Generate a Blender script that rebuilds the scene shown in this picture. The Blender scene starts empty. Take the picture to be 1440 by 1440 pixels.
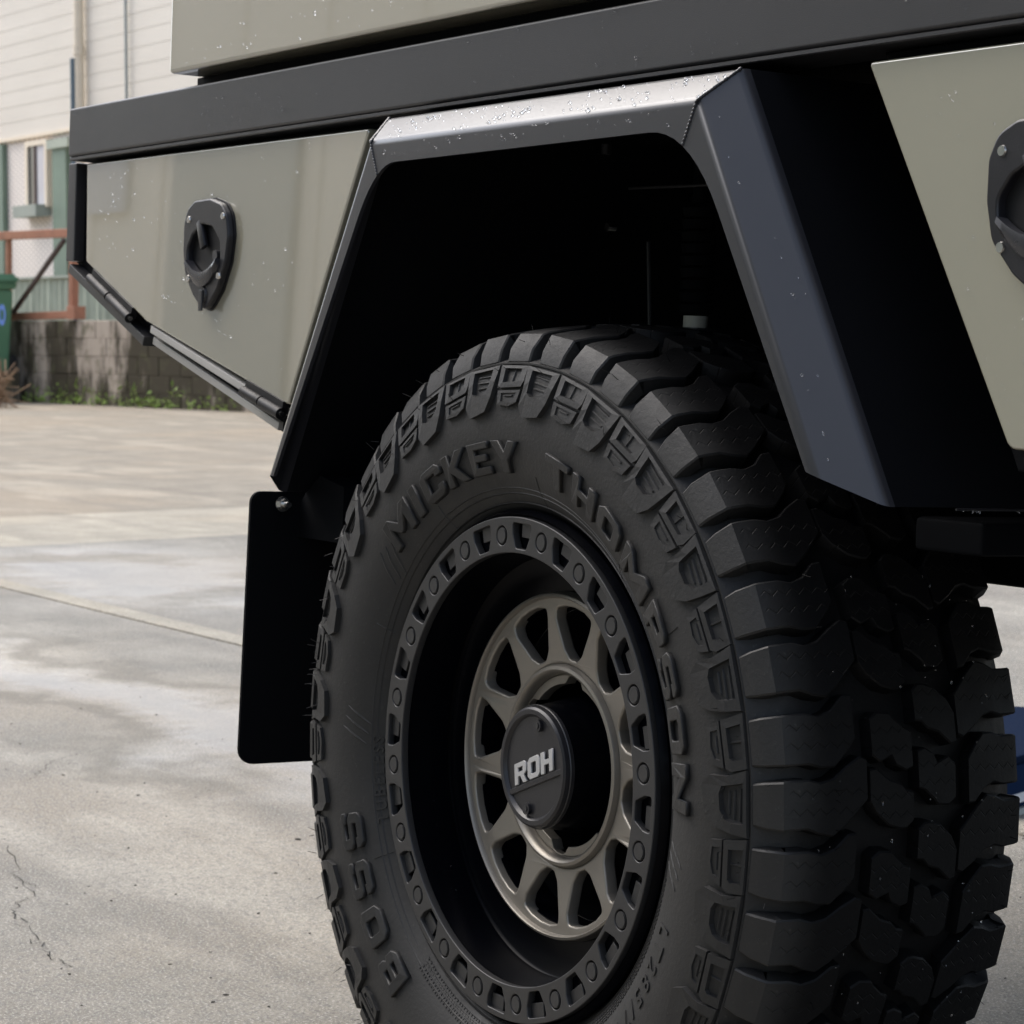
import bpy, bmesh, math, random
from mathutils import Vector, Matrix
random.seed(7)
PI = math.pi
sc = bpy.context.scene
COL = sc.collection

# ------------------------------------------------------------------ camera
CAM = Vector((1.9635, -1.3409, 0.8268))
RT = Vector((0.5317, 0.8470, 0.0)).normalized()
FW = Vector((-0.8447, 0.5302, -0.0735)).normalized()
UP = RT.cross(FW).normalized()
FPX = 3549.8
cam_d = bpy.data.cameras.new('camera')
cam = bpy.data.objects.new('camera', cam_d)
COL.objects.link(cam)
cam.matrix_world = Matrix((
    (RT.x, UP.x, -FW.x, CAM.x), (RT.y, UP.y, -FW.y, CAM.y), (RT.z, UP.z, -FW.z, CAM.z), (0, 0, 0, 1)))
cam_d.sensor_width = 36
cam_d.lens = FPX / 1440 * 36
cam_d.clip_end = 2000
cam_d.clip_start = 0.05
cam_d.dof.use_dof = True
cam_d.dof.focus_distance = 2.15
cam_d.dof.aperture_fstop = 26
sc.camera = cam

# ------------------------------------------------------------------ sky, sun, exposure
SUN_EL, SUN_AZ = math.radians(54), math.radians(250)
w = bpy.data.worlds.new('World')
sc.world = w
w.use_nodes = True
nt = w.node_tree
nt.nodes.clear()
sky = nt.nodes.new('ShaderNodeTexSky')
sky.sky_type = 'NISHITA'
sky.sun_disc = False
sky.sun_elevation = SUN_EL
sky.sun_rotation = SUN_AZ
sky.dust_density = 3
hs = nt.nodes.new('ShaderNodeHueSaturation')
hs.inputs['Saturation'].default_value = 0.68
bg = nt.nodes.new('ShaderNodeBackground')
bg.inputs['Strength'].default_value = 0.15
wo = nt.nodes.new('ShaderNodeOutputWorld')
nt.links.new(sky.outputs[0], hs.inputs['Color'])
nt.links.new(hs.outputs[0], bg.inputs[0])
nt.links.new(bg.outputs[0], wo.inputs[0])
sd = bpy.data.lights.new('sun', 'SUN')
sd.energy = 1.0
sd.angle = math.radians(50)
sd.color = (1.0, 0.965, 0.91)
sun = bpy.data.objects.new('sun', sd)
COL.objects.link(sun)
dirv = Vector((math.sin(SUN_AZ) * math.cos(SUN_EL), math.cos(SUN_AZ) * math.cos(SUN_EL), math.sin(SUN_EL)))
sun.rotation_euler = dirv.to_track_quat('Z', 'Y').to_euler()
sc.view_settings.view_transform = 'Standard'
sc.view_settings.look = 'None'
sc.view_settings.gamma = 1
sc.view_settings.use_curve_mapping = False
sc.view_settings.exposure = 1.15
sc.render.engine = 'CYCLES'
sc.cycles.max_bounces = 8

# ------------------------------------------------------------------ helpers
TILT = math.radians(-2.6103)
RX = Matrix.Rotation(TILT, 4, 'X')
RXI = RX.inverted()
CL = RXI @ CAM                      # the eye in the truck's own frame
HUB = 0.412                         # axle height in the truck frame


def ray(x, y):
    return FW * FPX + RT * (x - 720) - UP * (y - 720)


def gy(x, y, Y):
    d = ray(x, y)
    return CAM + d * ((Y - CAM.y) / d.y)


def gz(x, y, Z=0.0):
    d = ray(x, y)
    return CAM + d * ((Z - CAM.z) / d.z)


def ty(x, y, Y):                    # point on the truck-frame plane y = Y
    d = RXI.to_3x3() @ ray(x, y)
    return CL + d * ((Y - CL.y) / d.y)


def tx(x, y, X):
    d = RXI.to_3x3() @ ray(x, y)
    return CL + d * ((X - CL.x) / d.x)


def tag(o, label=None, cat=None, group=None, kind=None):
    if label: o['label'] = label
    if cat: o['category'] = cat
    if group: o['group'] = group
    if kind: o['kind'] = kind
    return o


def empty(name, loc=(0, 0, 0), rot=(0, 0, 0), parent=None):
    o = bpy.data.objects.new(name, None)
    COL.objects.link(o)
    o.location = loc
    o.rotation_euler = rot
    o.parent = parent
    return o


def link(name, me, mat=None, parent=None, loc=None, rot=None, smooth=None, wn=False):
    o = bpy.data.objects.new(name, me)
    COL.objects.link(o)
    if mat is not None and not me.materials:
        for m in (mat if isinstance(mat, (list, tuple)) else [mat]):
            me.materials.append(m)
    o.parent = parent
    if loc is not None: o.location = loc
    if rot is not None: o.rotation_euler = rot
    if smooth:
        for p in me.polygons: p.use_smooth = True
        me.set_sharp_from_angle(angle=math.radians(smooth))
        if wn:
            md = o.modifiers.new('flat_faces', 'WEIGHTED_NORMAL'); md.keep_sharp = True; md.weight = 100
    return o


def mesh_from(verts, faces, name='mesh'):
    me = bpy.data.meshes.new(name)
    me.from_pydata([tuple(v) for v in verts], [], faces)
    me.update()
    return me


def bm_mesh(bm, name='mesh', recalc=True):
    if recalc: bmesh.ops.recalc_face_normals(bm, faces=bm.faces[:])
    me = bpy.data.meshes.new(name)
    bm.to_mesh(me)
    bm.free()
    return me


def box_bm(bm, x0, x1, y0, y1, z0, z1, bev=0.0, seg=2, M=None):
    b2 = bmesh.new()
    bmesh.ops.create_cube(b2, size=1)
    for v in b2.verts:
        v.co = Vector(((x0 + x1) / 2 + v.co.x * (x1 - x0), (y0 + y1) / 2 + v.co.y * (y1 - y0), (z0 + z1) / 2 + v.co.z * (z1 - z0)))
    if bev: bmesh.ops.bevel(b2, geom=b2.edges[:], offset=bev, segments=seg, affect='EDGES', profile=0.5)
    if M is not None: b2.transform(M)
    tmp = bpy.data.meshes.new('t'); b2.to_mesh(tmp); b2.free()
    bm.from_mesh(tmp); bpy.data.meshes.remove(tmp)
    return bm


def box(name, x0, x1, y0, y1, z0, z1, mat, parent=None, bev=0.0, seg=2, M=None, smooth=35):
    return link(name, bm_mesh(box_bm(bmesh.new(), x0, x1, y0, y1, z0, z1, bev, seg, M), name), mat, parent, smooth=smooth if bev else None, wn=bool(bev))


def prism_bm(pts, y0, y1, bev=0.0, seg=2, bm=None, caps='both'):
    """outline in x,z extruded from y0 to y1; the y0 rim is bevelled"""
    b2 = bmesh.new()
    f = b2.faces.new([b2.verts.new((p[0], y0, p[1])) for p in pts])
    r = bmesh.ops.extrude_face_region(b2, geom=[f])
    for v in [g for g in r['geom'] if isinstance(g, bmesh.types.BMVert)]:
        v.co.y = y1
    bmesh.ops.recalc_face_normals(b2, faces=b2.faces[:])
    if bev:
        ed = [e for e in b2.edges if all(abs(v.co.y - y0) < 1e-6 for v in e.verts)]
        bmesh.ops.bevel(b2, geom=ed, offset=bev, segments=seg, affect='EDGES', profile=0.5)
    if bm is None: return b2
    tmp = bpy.data.meshes.new('t'); b2.to_mesh(tmp); b2.free()
    bm.from_mesh(tmp); bpy.data.meshes.remove(tmp)
    return bm


def tube_bm(bm, a, b, r0, r1=None, n=16, caps=True):
    a = Vector(a); b = Vector(b)
    d = b - a
    M = Matrix.Translation((a + b) / 2) @ d.to_track_quat('Z', 'Y').to_matrix().to_4x4()
    bmesh.ops.create_cone(bm, cap_ends=caps, segments=n, radius1=r0, radius2=r0 if r1 is None else r1, depth=d.length, matrix=M)
    return bm


def tube(name, a, b, r, mat, parent=None, r1=None, n=16):
    return link(name, bm_mesh(tube_bm(bmesh.new(), a, b, r, r1, n), name), mat, parent, smooth=40)


def lathe(name, prof, mat, parent, n=96, smooth=40, close=False):
    """profile of (y, R) turned about the y axis"""
    vs, fs = [], []
    m = len(prof)
    for i in range(n):
        a = 2 * PI * i / n
        for (y, r) in prof: vs.append((r * math.sin(a), y, r * math.cos(a)))
    for i in range(n):
        j = (i + 1) % n
        for k in range(m - 1 if not close else m):
            k2 = (k + 1) % m
            fs.append((i * m + k, i * m + k2, j * m + k2, j * m + k))
    bm = bmesh.new()
    me = mesh_from(vs, fs, name); bm.from_mesh(me); bpy.data.meshes.remove(me)
    return link(name, bm_mesh(bm, name), mat, parent, smooth=smooth)


def curve_plate(name, loops, depth, bev=0.0, res=2):
    """2D loops (outer and holes) filled and extruded; returns a mesh in the x,y plane with z = thickness"""
    cu = bpy.data.curves.new(name, 'CURVE')
    cu.dimensions = '2D'
    cu.fill_mode = 'BOTH'
    cu.extrude = depth / 2
    cu.bevel_depth = bev
    cu.bevel_resolution = res
    cu.offset = -bev
    for lp in loops:
        s = cu.splines.new('POLY')
        s.points.add(len(lp) - 1)
        for p, q in zip(s.points, lp): p.co = (q[0], q[1], 0, 1)
        s.use_cyclic_u = True
    o = bpy.data.objects.new(name, cu)
    COL.objects.link(o)
    dg = bpy.context.evaluated_depsgraph_get()
    me = bpy.data.meshes.new_from_object(o.evaluated_get(dg))
    bpy.data.objects.remove(o)
    bpy.data.curves.remove(cu)
    return me


def text_mesh(body, size, ext, offset=0.0, bevel=0.0, shear=0.0, spacing=1.0):
    cu = bpy.data.curves.new('t', 'FONT')
    cu.body = body; cu.size = size; cu.extrude = ext; cu.offset = offset
    cu.bevel_depth = bevel; cu.bevel_resolution = 0; cu.shear = shear; cu.space_character = spacing
    cu.resolution_u = 3
    o = bpy.data.objects.new('t', cu)
    COL.objects.link(o)
    dg = bpy.context.evaluated_depsgraph_get()
    me = bpy.data.meshes.new_from_object(o.evaluated_get(dg))
    bpy.data.objects.remove(o)
    bpy.data.curves.remove(cu)
    return me


def rounded(pts, r, n=5):
    """round the corners of a closed outline; r a number or a list"""
    out = []
    m = len(pts)
    for i in range(m):
        p = Vector(pts[i][:2]); a = Vector(pts[i - 1][:2]); b = Vector(pts[(i + 1) % m][:2])
        rr = r[i] if isinstance(r, (list, tuple)) else r
        if rr <= 0:
            out.append(tuple(p)); continue
        da = (a - p); db = (b - p)
        la, lb = da.length, db.length
        da.normalize(); db.normalize()
        ang = da.angle(db)
        t = min(rr / math.tan(ang / 2), la * 0.49, lb * 0.49)
        rr = t * math.tan(ang / 2)
        c = p + (da + db).normalized() * (rr / math.sin(ang / 2))
        s = p + da * t - c
        e = p + db * t - c
        tot = s.angle_signed(e)
        for k in range(n + 1):
            q = s.copy(); q.rotate(Matrix.Rotation(-tot * k / n, 2))
            out.append(tuple(c + q))
    return out


# ------------------------------------------------------------------ materials
class NB:
    def __init__(s, name):
        s.m = bpy.data.materials.new(name)
        s.m.use_nodes = True
        s.t = s.m.node_tree
        s.b = s.t.nodes['Principled BSDF']
        s.tc = s.t.nodes.new('ShaderNodeTexCoord')
        s.co = s.tc.outputs['Object']

    def put(s, sock, v):
        if isinstance(v, bpy.types.NodeSocket): s.t.links.new(v, sock)
        else: sock.default_value = v

    def math(s, op, a, b=None, c=None, clamp=False):
        n = s.t.nodes.new('ShaderNodeMath'); n.operation = op; n.use_clamp = clamp
        s.put(n.inputs[0], a)
        if b is not None: s.put(n.inputs[1], b)
        if c is not None: s.put(n.inputs[2], c)
        return n.outputs[0]

    def noise(s, scale, detail=4, rough=0.55, vec=None, stretch=None, dist=0.0):
        n = s.t.nodes.new('ShaderNodeTexNoise')
        n.inputs['Scale'].default_value = scale
        n.inputs['Detail'].default_value = detail
        n.inputs['Roughness'].default_value = rough
        n.inputs['Distortion'].default_value = dist
        v = vec or s.co
        if stretch:
            mp = s.t.nodes.new('ShaderNodeMapping'); mp.inputs['Scale'].default_value = stretch
            s.t.links.new(v, mp.inputs[0]); v = mp.outputs[0]
        s.t.links.new(v, n.inputs['Vector'])
        return n.outputs['Fac']

    def voronoi(s, scale, feature='F1', stretch=None):
        n = s.t.nodes.new('ShaderNodeTexVoronoi'); n.feature = feature
        n.inputs['Scale'].default_value = scale
        v = s.co
        if stretch:
            mp = s.t.nodes.new('ShaderNodeMapping'); mp.inputs['Scale'].default_value = stretch
            s.t.links.new(v, mp.inputs[0]); v = mp.outputs[0]
        s.t.links.new(v, n.inputs['Vector'])
        return n.outputs['Distance']

    def ramp(s, fac, a, b):
        """smooth step of fac between a and b"""
        n = s.t.nodes.new('ShaderNodeMapRange'); n.interpolation_type = 'SMOOTHSTEP'
        s.put(n.inputs['Value'], fac)
        n.inputs['From Min'].default_value = a; n.inputs['From Max'].default_value = b
        return n.outputs[0]

    def rng(s, fac, a, b, lo, hi):
        n = s.t.nodes.new('ShaderNodeMapRange')
        s.put(n.inputs['Value'], fac)
        for k, v in zip(('From Min', 'From Max', 'To Min', 'To Max'), (a, b, lo, hi)): n.inputs[k].default_value = v
        return n.outputs[0]

    def mix(s, f, a, b, mode='MIX'):
        n = s.t.nodes.new('ShaderNodeMix'); n.data_type = 'RGBA'; n.blend_type = mode
        s.put(n.inputs[0], f)
        for k, v in ((6, a), (7, b)):
            if isinstance(v, tuple) and len(v) == 3: v = v + (1,)
            s.put(n.inputs[k], v)
        return n.outputs[2]

    def bump(s, h, dist=0.001, strength=1.0):
        n = s.t.nodes.new('ShaderNodeBump')
        n.inputs['Distance'].default_value = dist
        n.inputs['Strength'].default_value = strength
        s.put(n.inputs['Height'], h)
        s.t.links.new(n.outputs[0], s.b.inputs['Normal'])

    def sep(s):
        n = s.t.nodes.new('ShaderNodeSeparateXYZ'); s.t.links.new(s.co, n.inputs[0])
        return n.outputs

    def set(s, base=None, rough=None, spec=None, metal=None, coat=None, coat_r=None, trans=None, ior=None, coat_ior=None):
        for k, v in (('Base Color', base), ('Roughness', rough), ('Specular IOR Level', spec), ('Metallic', metal),
                     ('Coat Weight', coat), ('Coat Roughness', coat_r), ('Transmission Weight', trans), ('IOR', ior), ('Coat IOR', coat_ior)):
            if v is None: continue
            if k == 'Base Color' and isinstance(v, tuple) and len(v) == 3: v = v + (1,)
            s.put(s.b.inputs[k], v)
        return s.m


def simple(name, col, rough=0.5, metal=0.0, spec=0.5, var=0.15, scale=8, bump=0.0, bscale=200, coat=None, coat_r=0.2):
    b = NB(name)
    n = b.noise(scale, 5)
    dark = tuple(c * (1 - var) for c in col); lite = tuple(c * (1 + var) for c in col)
    b.set(b.mix(n, dark, lite), b.rng(n, 0.3, 0.7, rough * 0.9, min(1, rough * 1.1)), spec, metal, coat, coat_r)
    if bump: b.bump(b.noise(bscale, 3), bump)
    return b.m


M = {}
M['powder'] = simple('black_powder_coat', (0.0165, 0.0165, 0.0185), 0.42, 0, 0.5, 0.08, 5, 0.00012, 900)
M['flare'] = simple('satin_black_flare', (0.018, 0.0185, 0.0225), 0.38, 0, 0.25, 0.08, 6, 0.00006, 900, 0.65, 0.26)
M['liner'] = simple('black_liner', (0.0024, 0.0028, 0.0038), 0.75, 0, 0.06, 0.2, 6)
M['plastic'] = simple('black_plastic', (0.012, 0.012, 0.0145), 0.36, 0, 0.4, 0.1, 30, 0.0001, 600)
M['ring'] = simple('satin_black_wheel', (0.026, 0.026, 0.027), 0.42, 0.25, 0.5, 0.08, 12, 0.0001, 700)
M['barrel'] = simple('gloss_black_barrel', (0.0012, 0.0014, 0.0024), 0.22, 0, 0.05, 0.2, 12)
M['bronze'] = simple('bronze_grey_wheel_face', (0.225, 0.208, 0.182), 0.40, 0.6, 0.4, 0.06, 10, 0.00008, 500)
M['hinge'] = simple('black_hinge', (0.006, 0.006, 0.007), 0.5, 0, 0.25, 0.1, 30)
M['handle'] = simple('gloss_black_handle', (0.022, 0.022, 0.026), 0.28, 0, 0.6, 0.1, 30)
M['steel'] = simple('stainless_steel', (0.55, 0.54, 0.52), 0.25, 1.0, 0.5, 0.1, 40)
M['silver'] = simple('silver_letters', (0.42, 0.42, 0.42), 0.35, 0.3, 0.5, 0.05, 40)
M['cream_label'] = simple('cream_collar', (0.42, 0.41, 0.36), 0.5, 0, 0.4, 0.2, 60)
M['alu'] = simple('dusty_grey_aluminium', (0.33, 0.32, 0.30), 0.5, 0.0, 0.5, 0.15, 20)


def green_paint():
    b = NB('sage_green_gloss_paint')
    n = b.noise(3, 3)
    b.set(b.mix(n, (0.256, 0.240, 0.180), (0.272, 0.255, 0.192)), 0.25, 0.5, 0.0, 1.0, 0.02, coat_ior=2.3)
    b.bump(b.noise(2.6, 2, 0.4), 0.0022, 0.5)
    return b.m


M['paint'] = green_paint()


def rubber(name='tyre_rubber', sipes=False):
    """dusty on the outer sidewall and shoulder; under-truck shade painted dark across the tread"""
    b = NB(name)
    X, Y, Zc = b.sep()
    n = b.noise(18, 6, 0.6)
    f = b.noise(260, 4, 0.6)
    cl = b.mix(n, (0.002, 0.0021, 0.0025), (0.0038, 0.0037, 0.004))  # tread colour, near-black with the shade below the truck built in
    c = b.mix(n, (0.0105, 0.0105, 0.0109), (0.0208, 0.0204, 0.0198))
    c = b.mix(b.ramp(f, 0.60, 0.78), c, (0.042, 0.041, 0.038))
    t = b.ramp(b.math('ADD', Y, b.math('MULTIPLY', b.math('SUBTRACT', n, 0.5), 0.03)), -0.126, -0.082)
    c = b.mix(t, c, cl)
    h = f
    if sipes:
        zig = b.math('MULTIPLY', b.math('PINGPONG', b.math('ADD', Y, 1.0), 0.006), 0.8)
        d = b.math('ABSOLUTE', b.math('SUBTRACT', b.math('ABSOLUTE', b.math('ADD', X, zig)), 0.0075))
        m = b.math('MULTIPLY', b.math('SUBTRACT', 1.0, b.ramp(d, 0.0003, 0.0009)), b.ramp(b.math('ABSOLUTE', Y), 0.124, 0.112))
        c = b.mix(b.math('MULTIPLY', m, 0.5), c, (0.002, 0.002, 0.002))
        h = b.math('SUBTRACT', f, b.math('MULTIPLY', m, 3.0))
    scr = b.noise(90, 5, 0.7, stretch=(0.5, 4, 1))
    c = b.mix(b.math('MULTIPLY', b.math('MULTIPLY', b.ramp(scr, 0.58, 0.75), 0.35), b.rng(t, 0, 1, 1, 0.25)), c, (0.030, 0.029, 0.028))
    b.set(c, b.rng(n, 0.3, 0.7, 0.46, 0.68), b.rng(t, 0, 1, 0.34, 0.13))
    b.bump(h, 0.0006, 0.6)
    return b.m


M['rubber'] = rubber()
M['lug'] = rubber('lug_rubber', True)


def water():
    b = NB('rain_water')
    b.set((0.95, 0.97, 1.0), b.rng(b.noise(50), 0, 1, 0.02, 0.06), 0.5, 0, trans=1.0, ior=1.33)
    return b.m


M['water'] = water()


def concrete(name, tint=(1, 1, 1), wet=True):
    b = NB(name)
    X, Y, Z = b.sep()
    big = b.noise(0.55, 5, 0.6)
    mid = b.noise(3.2, 7, 0.65)
    fine = b.noise(60, 6, 0.7)
    grit = b.noise(260, 3, 0.7)
    st = b.noise(2.0, 6, 0.6, stretch=(0.35, 2.2, 1))
    t = lambda c: tuple(a * k for a, k in zip(c, tint))
    c = b.mix(b.ramp(mid, 0.3, 0.7), t((0.165, 0.155, 0.131)), t((0.272, 0.252, 0.212)))
    c = b.mix(b.math('MULTIPLY', b.ramp(big, 0.42, 0.65), 0.7), c, t((0.27, 0.228, 0.172)))
    c = b.mix(b.math('MULTIPLY', b.ramp(st, 0.50, 0.66), 0.5), c, t((0.15, 0.138, 0.118)))
    c = b.mix(b.math('MULTIPLY', b.ramp(b.noise(1.1, 6, 0.62, stretch=(0.5, 1.6, 1)), 0.52, 0.64), 0.5), c, t((0.43, 0.395, 0.33)))
    c = b.mix(b.math('MULTIPLY', b.ramp(fine, 0.47, 0.62), 0.5), c, t((0.14, 0.135, 0.125)))
    c = b.mix(b.math('MULTIPLY', b.ramp(grit, 0.53, 0.64), 0.62), c, t((0.60, 0.575, 0.52)))
    c = b.mix(b.math('MULTIPLY', b.ramp(b.noise(170, 3, 0.7), 0.53, 0.63), 0.62), c, t((0.10, 0.096, 0.088)))
    h = b.math('ADD', b.math('MULTIPLY', fine, 0.6), b.math('MULTIPLY', grit, 0.4))
    if wet:
        wob = b.math('MULTIPLY', b.math('SUBTRACT', b.noise(0.9, 5, 0.6), 0.5), 1.3)
        # a trickle of rainwater running along x at y about 0.85, and a damp patch further back
        yy = b.math('SUBTRACT', b.math('ADD', Y, wob), 0.86)
        band = b.math('SUBTRACT', 1.0, b.math('ABSOLUTE', b.math('DIVIDE', yy, 0.21)))
        fade = b.math('MULTIPLY', b.ramp(X, -4.9, -4.2), b.math('SUBTRACT', 1.0, b.ramp(X, -2.3, -1.6)))
        w1 = b.math('MULTIPLY', b.ramp(band, -0.1, 0.9), fade)
        y2 = b.math('SUBTRACT', b.math('ADD', Y, wob), 2.1)
        band2 = b.math('SUBTRACT', 1.0, b.math('ABSOLUTE', b.math('DIVIDE', y2, 0.75)))
        fade2 = b.math('MULTIPLY', b.ramp(X, -7.2, -6.6), b.math('SUBTRACT', 1.0, b.ramp(X, -4.9, -4.1)))
        w2 = b.math('MULTIPLY', b.math('MULTIPLY', b.ramp(band2, -0.1, 0.9), fade2), b.ramp(b.noise(1.8, 5), 0.36, 0.56))
        wet_ = b.math('MAXIMUM', w1, b.math('MULTIPLY', w2, 0.85))
        rim_ = b.math('MULTIPLY', b.math('MULTIPLY', b.ramp(band, -0.55, -0.15), b.math('SUBTRACT', 1.0, b.ramp(band, -0.1, 0.3))), fade)
        c = b.mix(b.math('MULTIPLY', rim_, 0.45), c, t((0.13, 0.118, 0.095)))
        c = b.mix(b.math('MULTIPLY', wet_, 0.06), c, t((0.17, 0.165, 0.155)))
        rough = b.math('SUBTRACT', 0.86, b.math('MULTIPLY', wet_, 0.48))
        h = b.math('MULTIPLY', h, b.math('SUBTRACT', 1.0, b.math('MULTIPLY', wet_, 0.8)))
        b.set(c, rough, b.math('ADD', 0.4, b.math('MULTIPLY', wet_, 0.6)))
    else:
        b.set(c, 0.85, 0.4)
    b.bump(h, 0.008, 0.7)
    return b.m


M['concrete'] = concrete('wet_weathered_concrete')
M['concrete_far'] = concrete('pale_worn_concrete', (1.06, 1.0, 0.92), wet=False)
M['concrete_lip'] = concrete('pale_concrete_lip', (1.35, 1.32, 1.25), wet=False)
M['concrete_gutter'] = concrete('light_concrete_strip', (1.38, 1.34, 1.25), wet=False)


def cladding():
    b = NB('cream_painted_boards')
    n = b.noise(1.2, 5, stretch=(0.4, 1, 2))
    b.set(b.mix(n, (0.60, 0.555, 0.485), (0.72, 0.675, 0.60)), 0.7, 0.3)
    b.bump(b.noise(30, 3), 0.002)
    return b.m


M['cladding'] = cladding()


def lattice():
    b = NB('white_lattice_mesh')
    X, Y, Z = b.sep()
    u = b.math('ADD', b.math('MULTIPLY', X, 0.42), Z); v = b.math('SUBTRACT', b.math('MULTIPLY', X, 0.42), Z)
    k = 2 * PI / 0.075
    a = b.math('ABSOLUTE', b.math('SINE', b.math('MULTIPLY', u, k / 2)))
    c = b.math('ABSOLUTE', b.math('SINE', b.math('MULTIPLY', v, k / 2)))
    m = b.math('MINIMUM', a, c)
    b.set(b.mix(b.ramp(m, 0.55, 0.8), (0.80, 0.74, 0.68), (0.45, 0.41, 0.38)), 0.7, 0.3)
    return b.m


M['lattice'] = lattice()
M['sheet_green'] = simple('pale_green_sheet', (0.36, 0.40, 0.33), 0.6, 0, 0.4, 0.3, 3)
M['post_green'] = simple('green_painted_post', (0.16, 0.22, 0.17), 0.6, 0, 0.4, 0.3, 3)
M['pipe_cream'] = simple('cream_pipe', (0.72, 0.63, 0.50), 0.6, 0, 0.4, 0.1, 4)
M['blue_grey'] = simple('blue_grey_steel', (0.12, 0.16, 0.19), 0.5, 0.2, 0.4, 0.2, 6)
M['pale_steel'] = simple('pale_grey_pipe', (0.36, 0.38, 0.36), 0.5, 0, 0.4, 0.2, 6)
M['rust'] = simple('rusty_orange_steel', (0.36, 0.17, 0.11), 0.75, 0, 0.3, 0.35, 9)
M['rust_dark'] = simple('dark_rusty_steel', (0.07, 0.05, 0.045), 0.8, 0, 0.3, 0.4, 9)
M['glass_dark'] = simple('dark_window_glass', (0.03, 0.035, 0.04), 0.1, 0, 0.5, 0.3, 4)
M['curtain'] = simple('pale_curtain', (0.55, 0.54, 0.56), 0.8, 0, 0.3, 0.15, 6)
M['sill'] = simple('grey_green_sill', (0.30, 0.33, 0.29), 0.7, 0, 0.4, 0.15, 6)
M['bin'] = simple('green_bin_plastic', (0.09, 0.21, 0.12), 0.5, 0, 0.4, 0.15, 5)
M['bin_mark'] = simple('blue_bin_print', (0.03, 0.12, 0.42), 0.5, 0, 0.4, 0.05, 5)
M['twig'] = simple('dry_twigs', (0.25, 0.17, 0.11), 0.9, 0, 0.2, 0.4, 20)
M['leaf'] = simple('weed_leaves', (0.26, 0.36, 0.09), 0.6, 0, 0.3, 0.5, 6)
M['leaf_dark'] = simple('palm_leaves', (0.03, 0.065, 0.02), 0.5, 0, 0.4, 0.4, 6)
M['blue'] = simple('dark_blue_paint', (0.003, 0.014, 0.048), 0.8, 0, 0.05, 0.1, 5)
M['blue_lid'] = simple('shaded_blue_paint', (0.002, 0.008, 0.026), 0.85, 0, 0.04, 0.1, 5)  # lid copy of the blue, darkened for the shade beneath the truck
M['white'] = simple('white_paint', (0.62, 0.62, 0.64), 0.5, 0, 0.4, 0.05, 5)
M['dark_dirt'] = simple('dark_crack_dirt', (0.04, 0.037, 0.033), 0.9, 0, 0.2, 0.4, 30)
M['shed'] = simple('beige_shed_sheet', (0.80, 0.72, 0.60), 0.7, 0, 0.3, 0.1, 0.6)
M['reflected_green'] = simple('grey_green_sheet_wall', (0.36, 0.38, 0.31), 0.7, 0, 0.3, 0.1, 0.6)
M['roller'] = simple('grey_blue_door', (0.24, 0.26, 0.26), 0.5, 0, 0.4, 0.1, 1)


def block_mat():
    b = NB('stained_concrete_block')
    g = b.t.nodes.new('ShaderNodeNewGeometry'); b.co = g.outputs['Position']
    n = b.noise(0.9, 6, 0.62, stretch=(2.2, 2.2, 0.75))
    n2 = b.noise(7, 5)
    c = b.mix(b.ramp(n, 0.51, 0.64), (0.062, 0.053, 0.037), (0.42, 0.36, 0.30))
    c = b.mix(b.math('MULTIPLY', b.ramp(n2, 0.52, 0.68), 0.6), c, (0.10, 0.10, 0.055))
    b.set(c, 0.9, 0.2)
    b.bump(b.noise(40, 4), 0.004)
    return b.m


M['block'] = block_mat()

# ------------------------------------------------------------------ ground
me = mesh_from([(-300, -300, -0.03), (300, -300, -0.03), (300, 300, -0.03), (-300, 300, -0.03)], [(0, 1, 2, 3)], 'ground')
tag(link('ground', me, M['concrete_far']), kind='structure')
slabs = empty('pavement')
tag(slabs, kind='structure')


def slab(x0, x1, y0, y1, mat, top=0.0):
    box('concrete_slab', x0, x1, y0, y1, -0.028, top, mat, slabs, 0.004, 2)


slab(-60, -8.478, -30, 40, M['concrete_far'])
slab(-8.468, -7.05, -30, 40, M['concrete_gutter'])
slab(-7.047, 6, -30, 1.518, M['concrete'])
slab(-7.047, 6, 1.521, 1.606, M['concrete_lip'], 0.004)
slab(-7.047, 6, 1.611, 40, M['concrete'], 0.001)
slab(6.01, 40, -30, 40, M['concrete_far'])

# cracks: thin dark ribbons lying in the slab surface
def ribbon(pts, wdt, bm, z=0.0012):
    prev = None
    for i, p in enumerate(pts):
        a = Vector(pts[max(0, i - 1)]); b = Vector(pts[min(len(pts) - 1, i + 1)])
        d = (b - a).normalized(); n = Vector((-d.y, d.x)) * wdt * random.uniform(0.3, 1.2)
        v = [bm.verts.new((p[0] + n.x, p[1] + n.y, z)), bm.verts.new((p[0] - n.x, p[1] - n.y, z))]
        if prev: bm.faces.new((prev[0], v[0], v[1], prev[1]))
        prev = v


def px_line(pixels, n=14, jit=0.006):
    out = []
    for (a, b) in zip(pixels[:-1], pixels[1:]):
        A = gz(*a); B = gz(*b)
        for k in range(n):
            p = A.lerp(B, k / n)
            out.append((p.x + random.gauss(0, jit), p.y + random.gauss(0, jit)))
    return out


bm = bmesh.new()
ribbon(px_line([(10, 1190), (42, 1262), (20, 1276), (46, 1318), (70, 1345), (100, 1362)]), 0.0009, bm)
ribbon(px_line([(18, 1235), (58, 1250)], 14, 0.004), 0.0006, bm)
ribbon(px_line([(40, 1098), (75, 1072), (150, 1050)], 12, 0.004), 0.0008, bm)
o = link('ground_cracks', bm_mesh(bm, 'ground_cracks'), M['dark_dirt'])
tag(o, kind='stuff')

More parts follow.
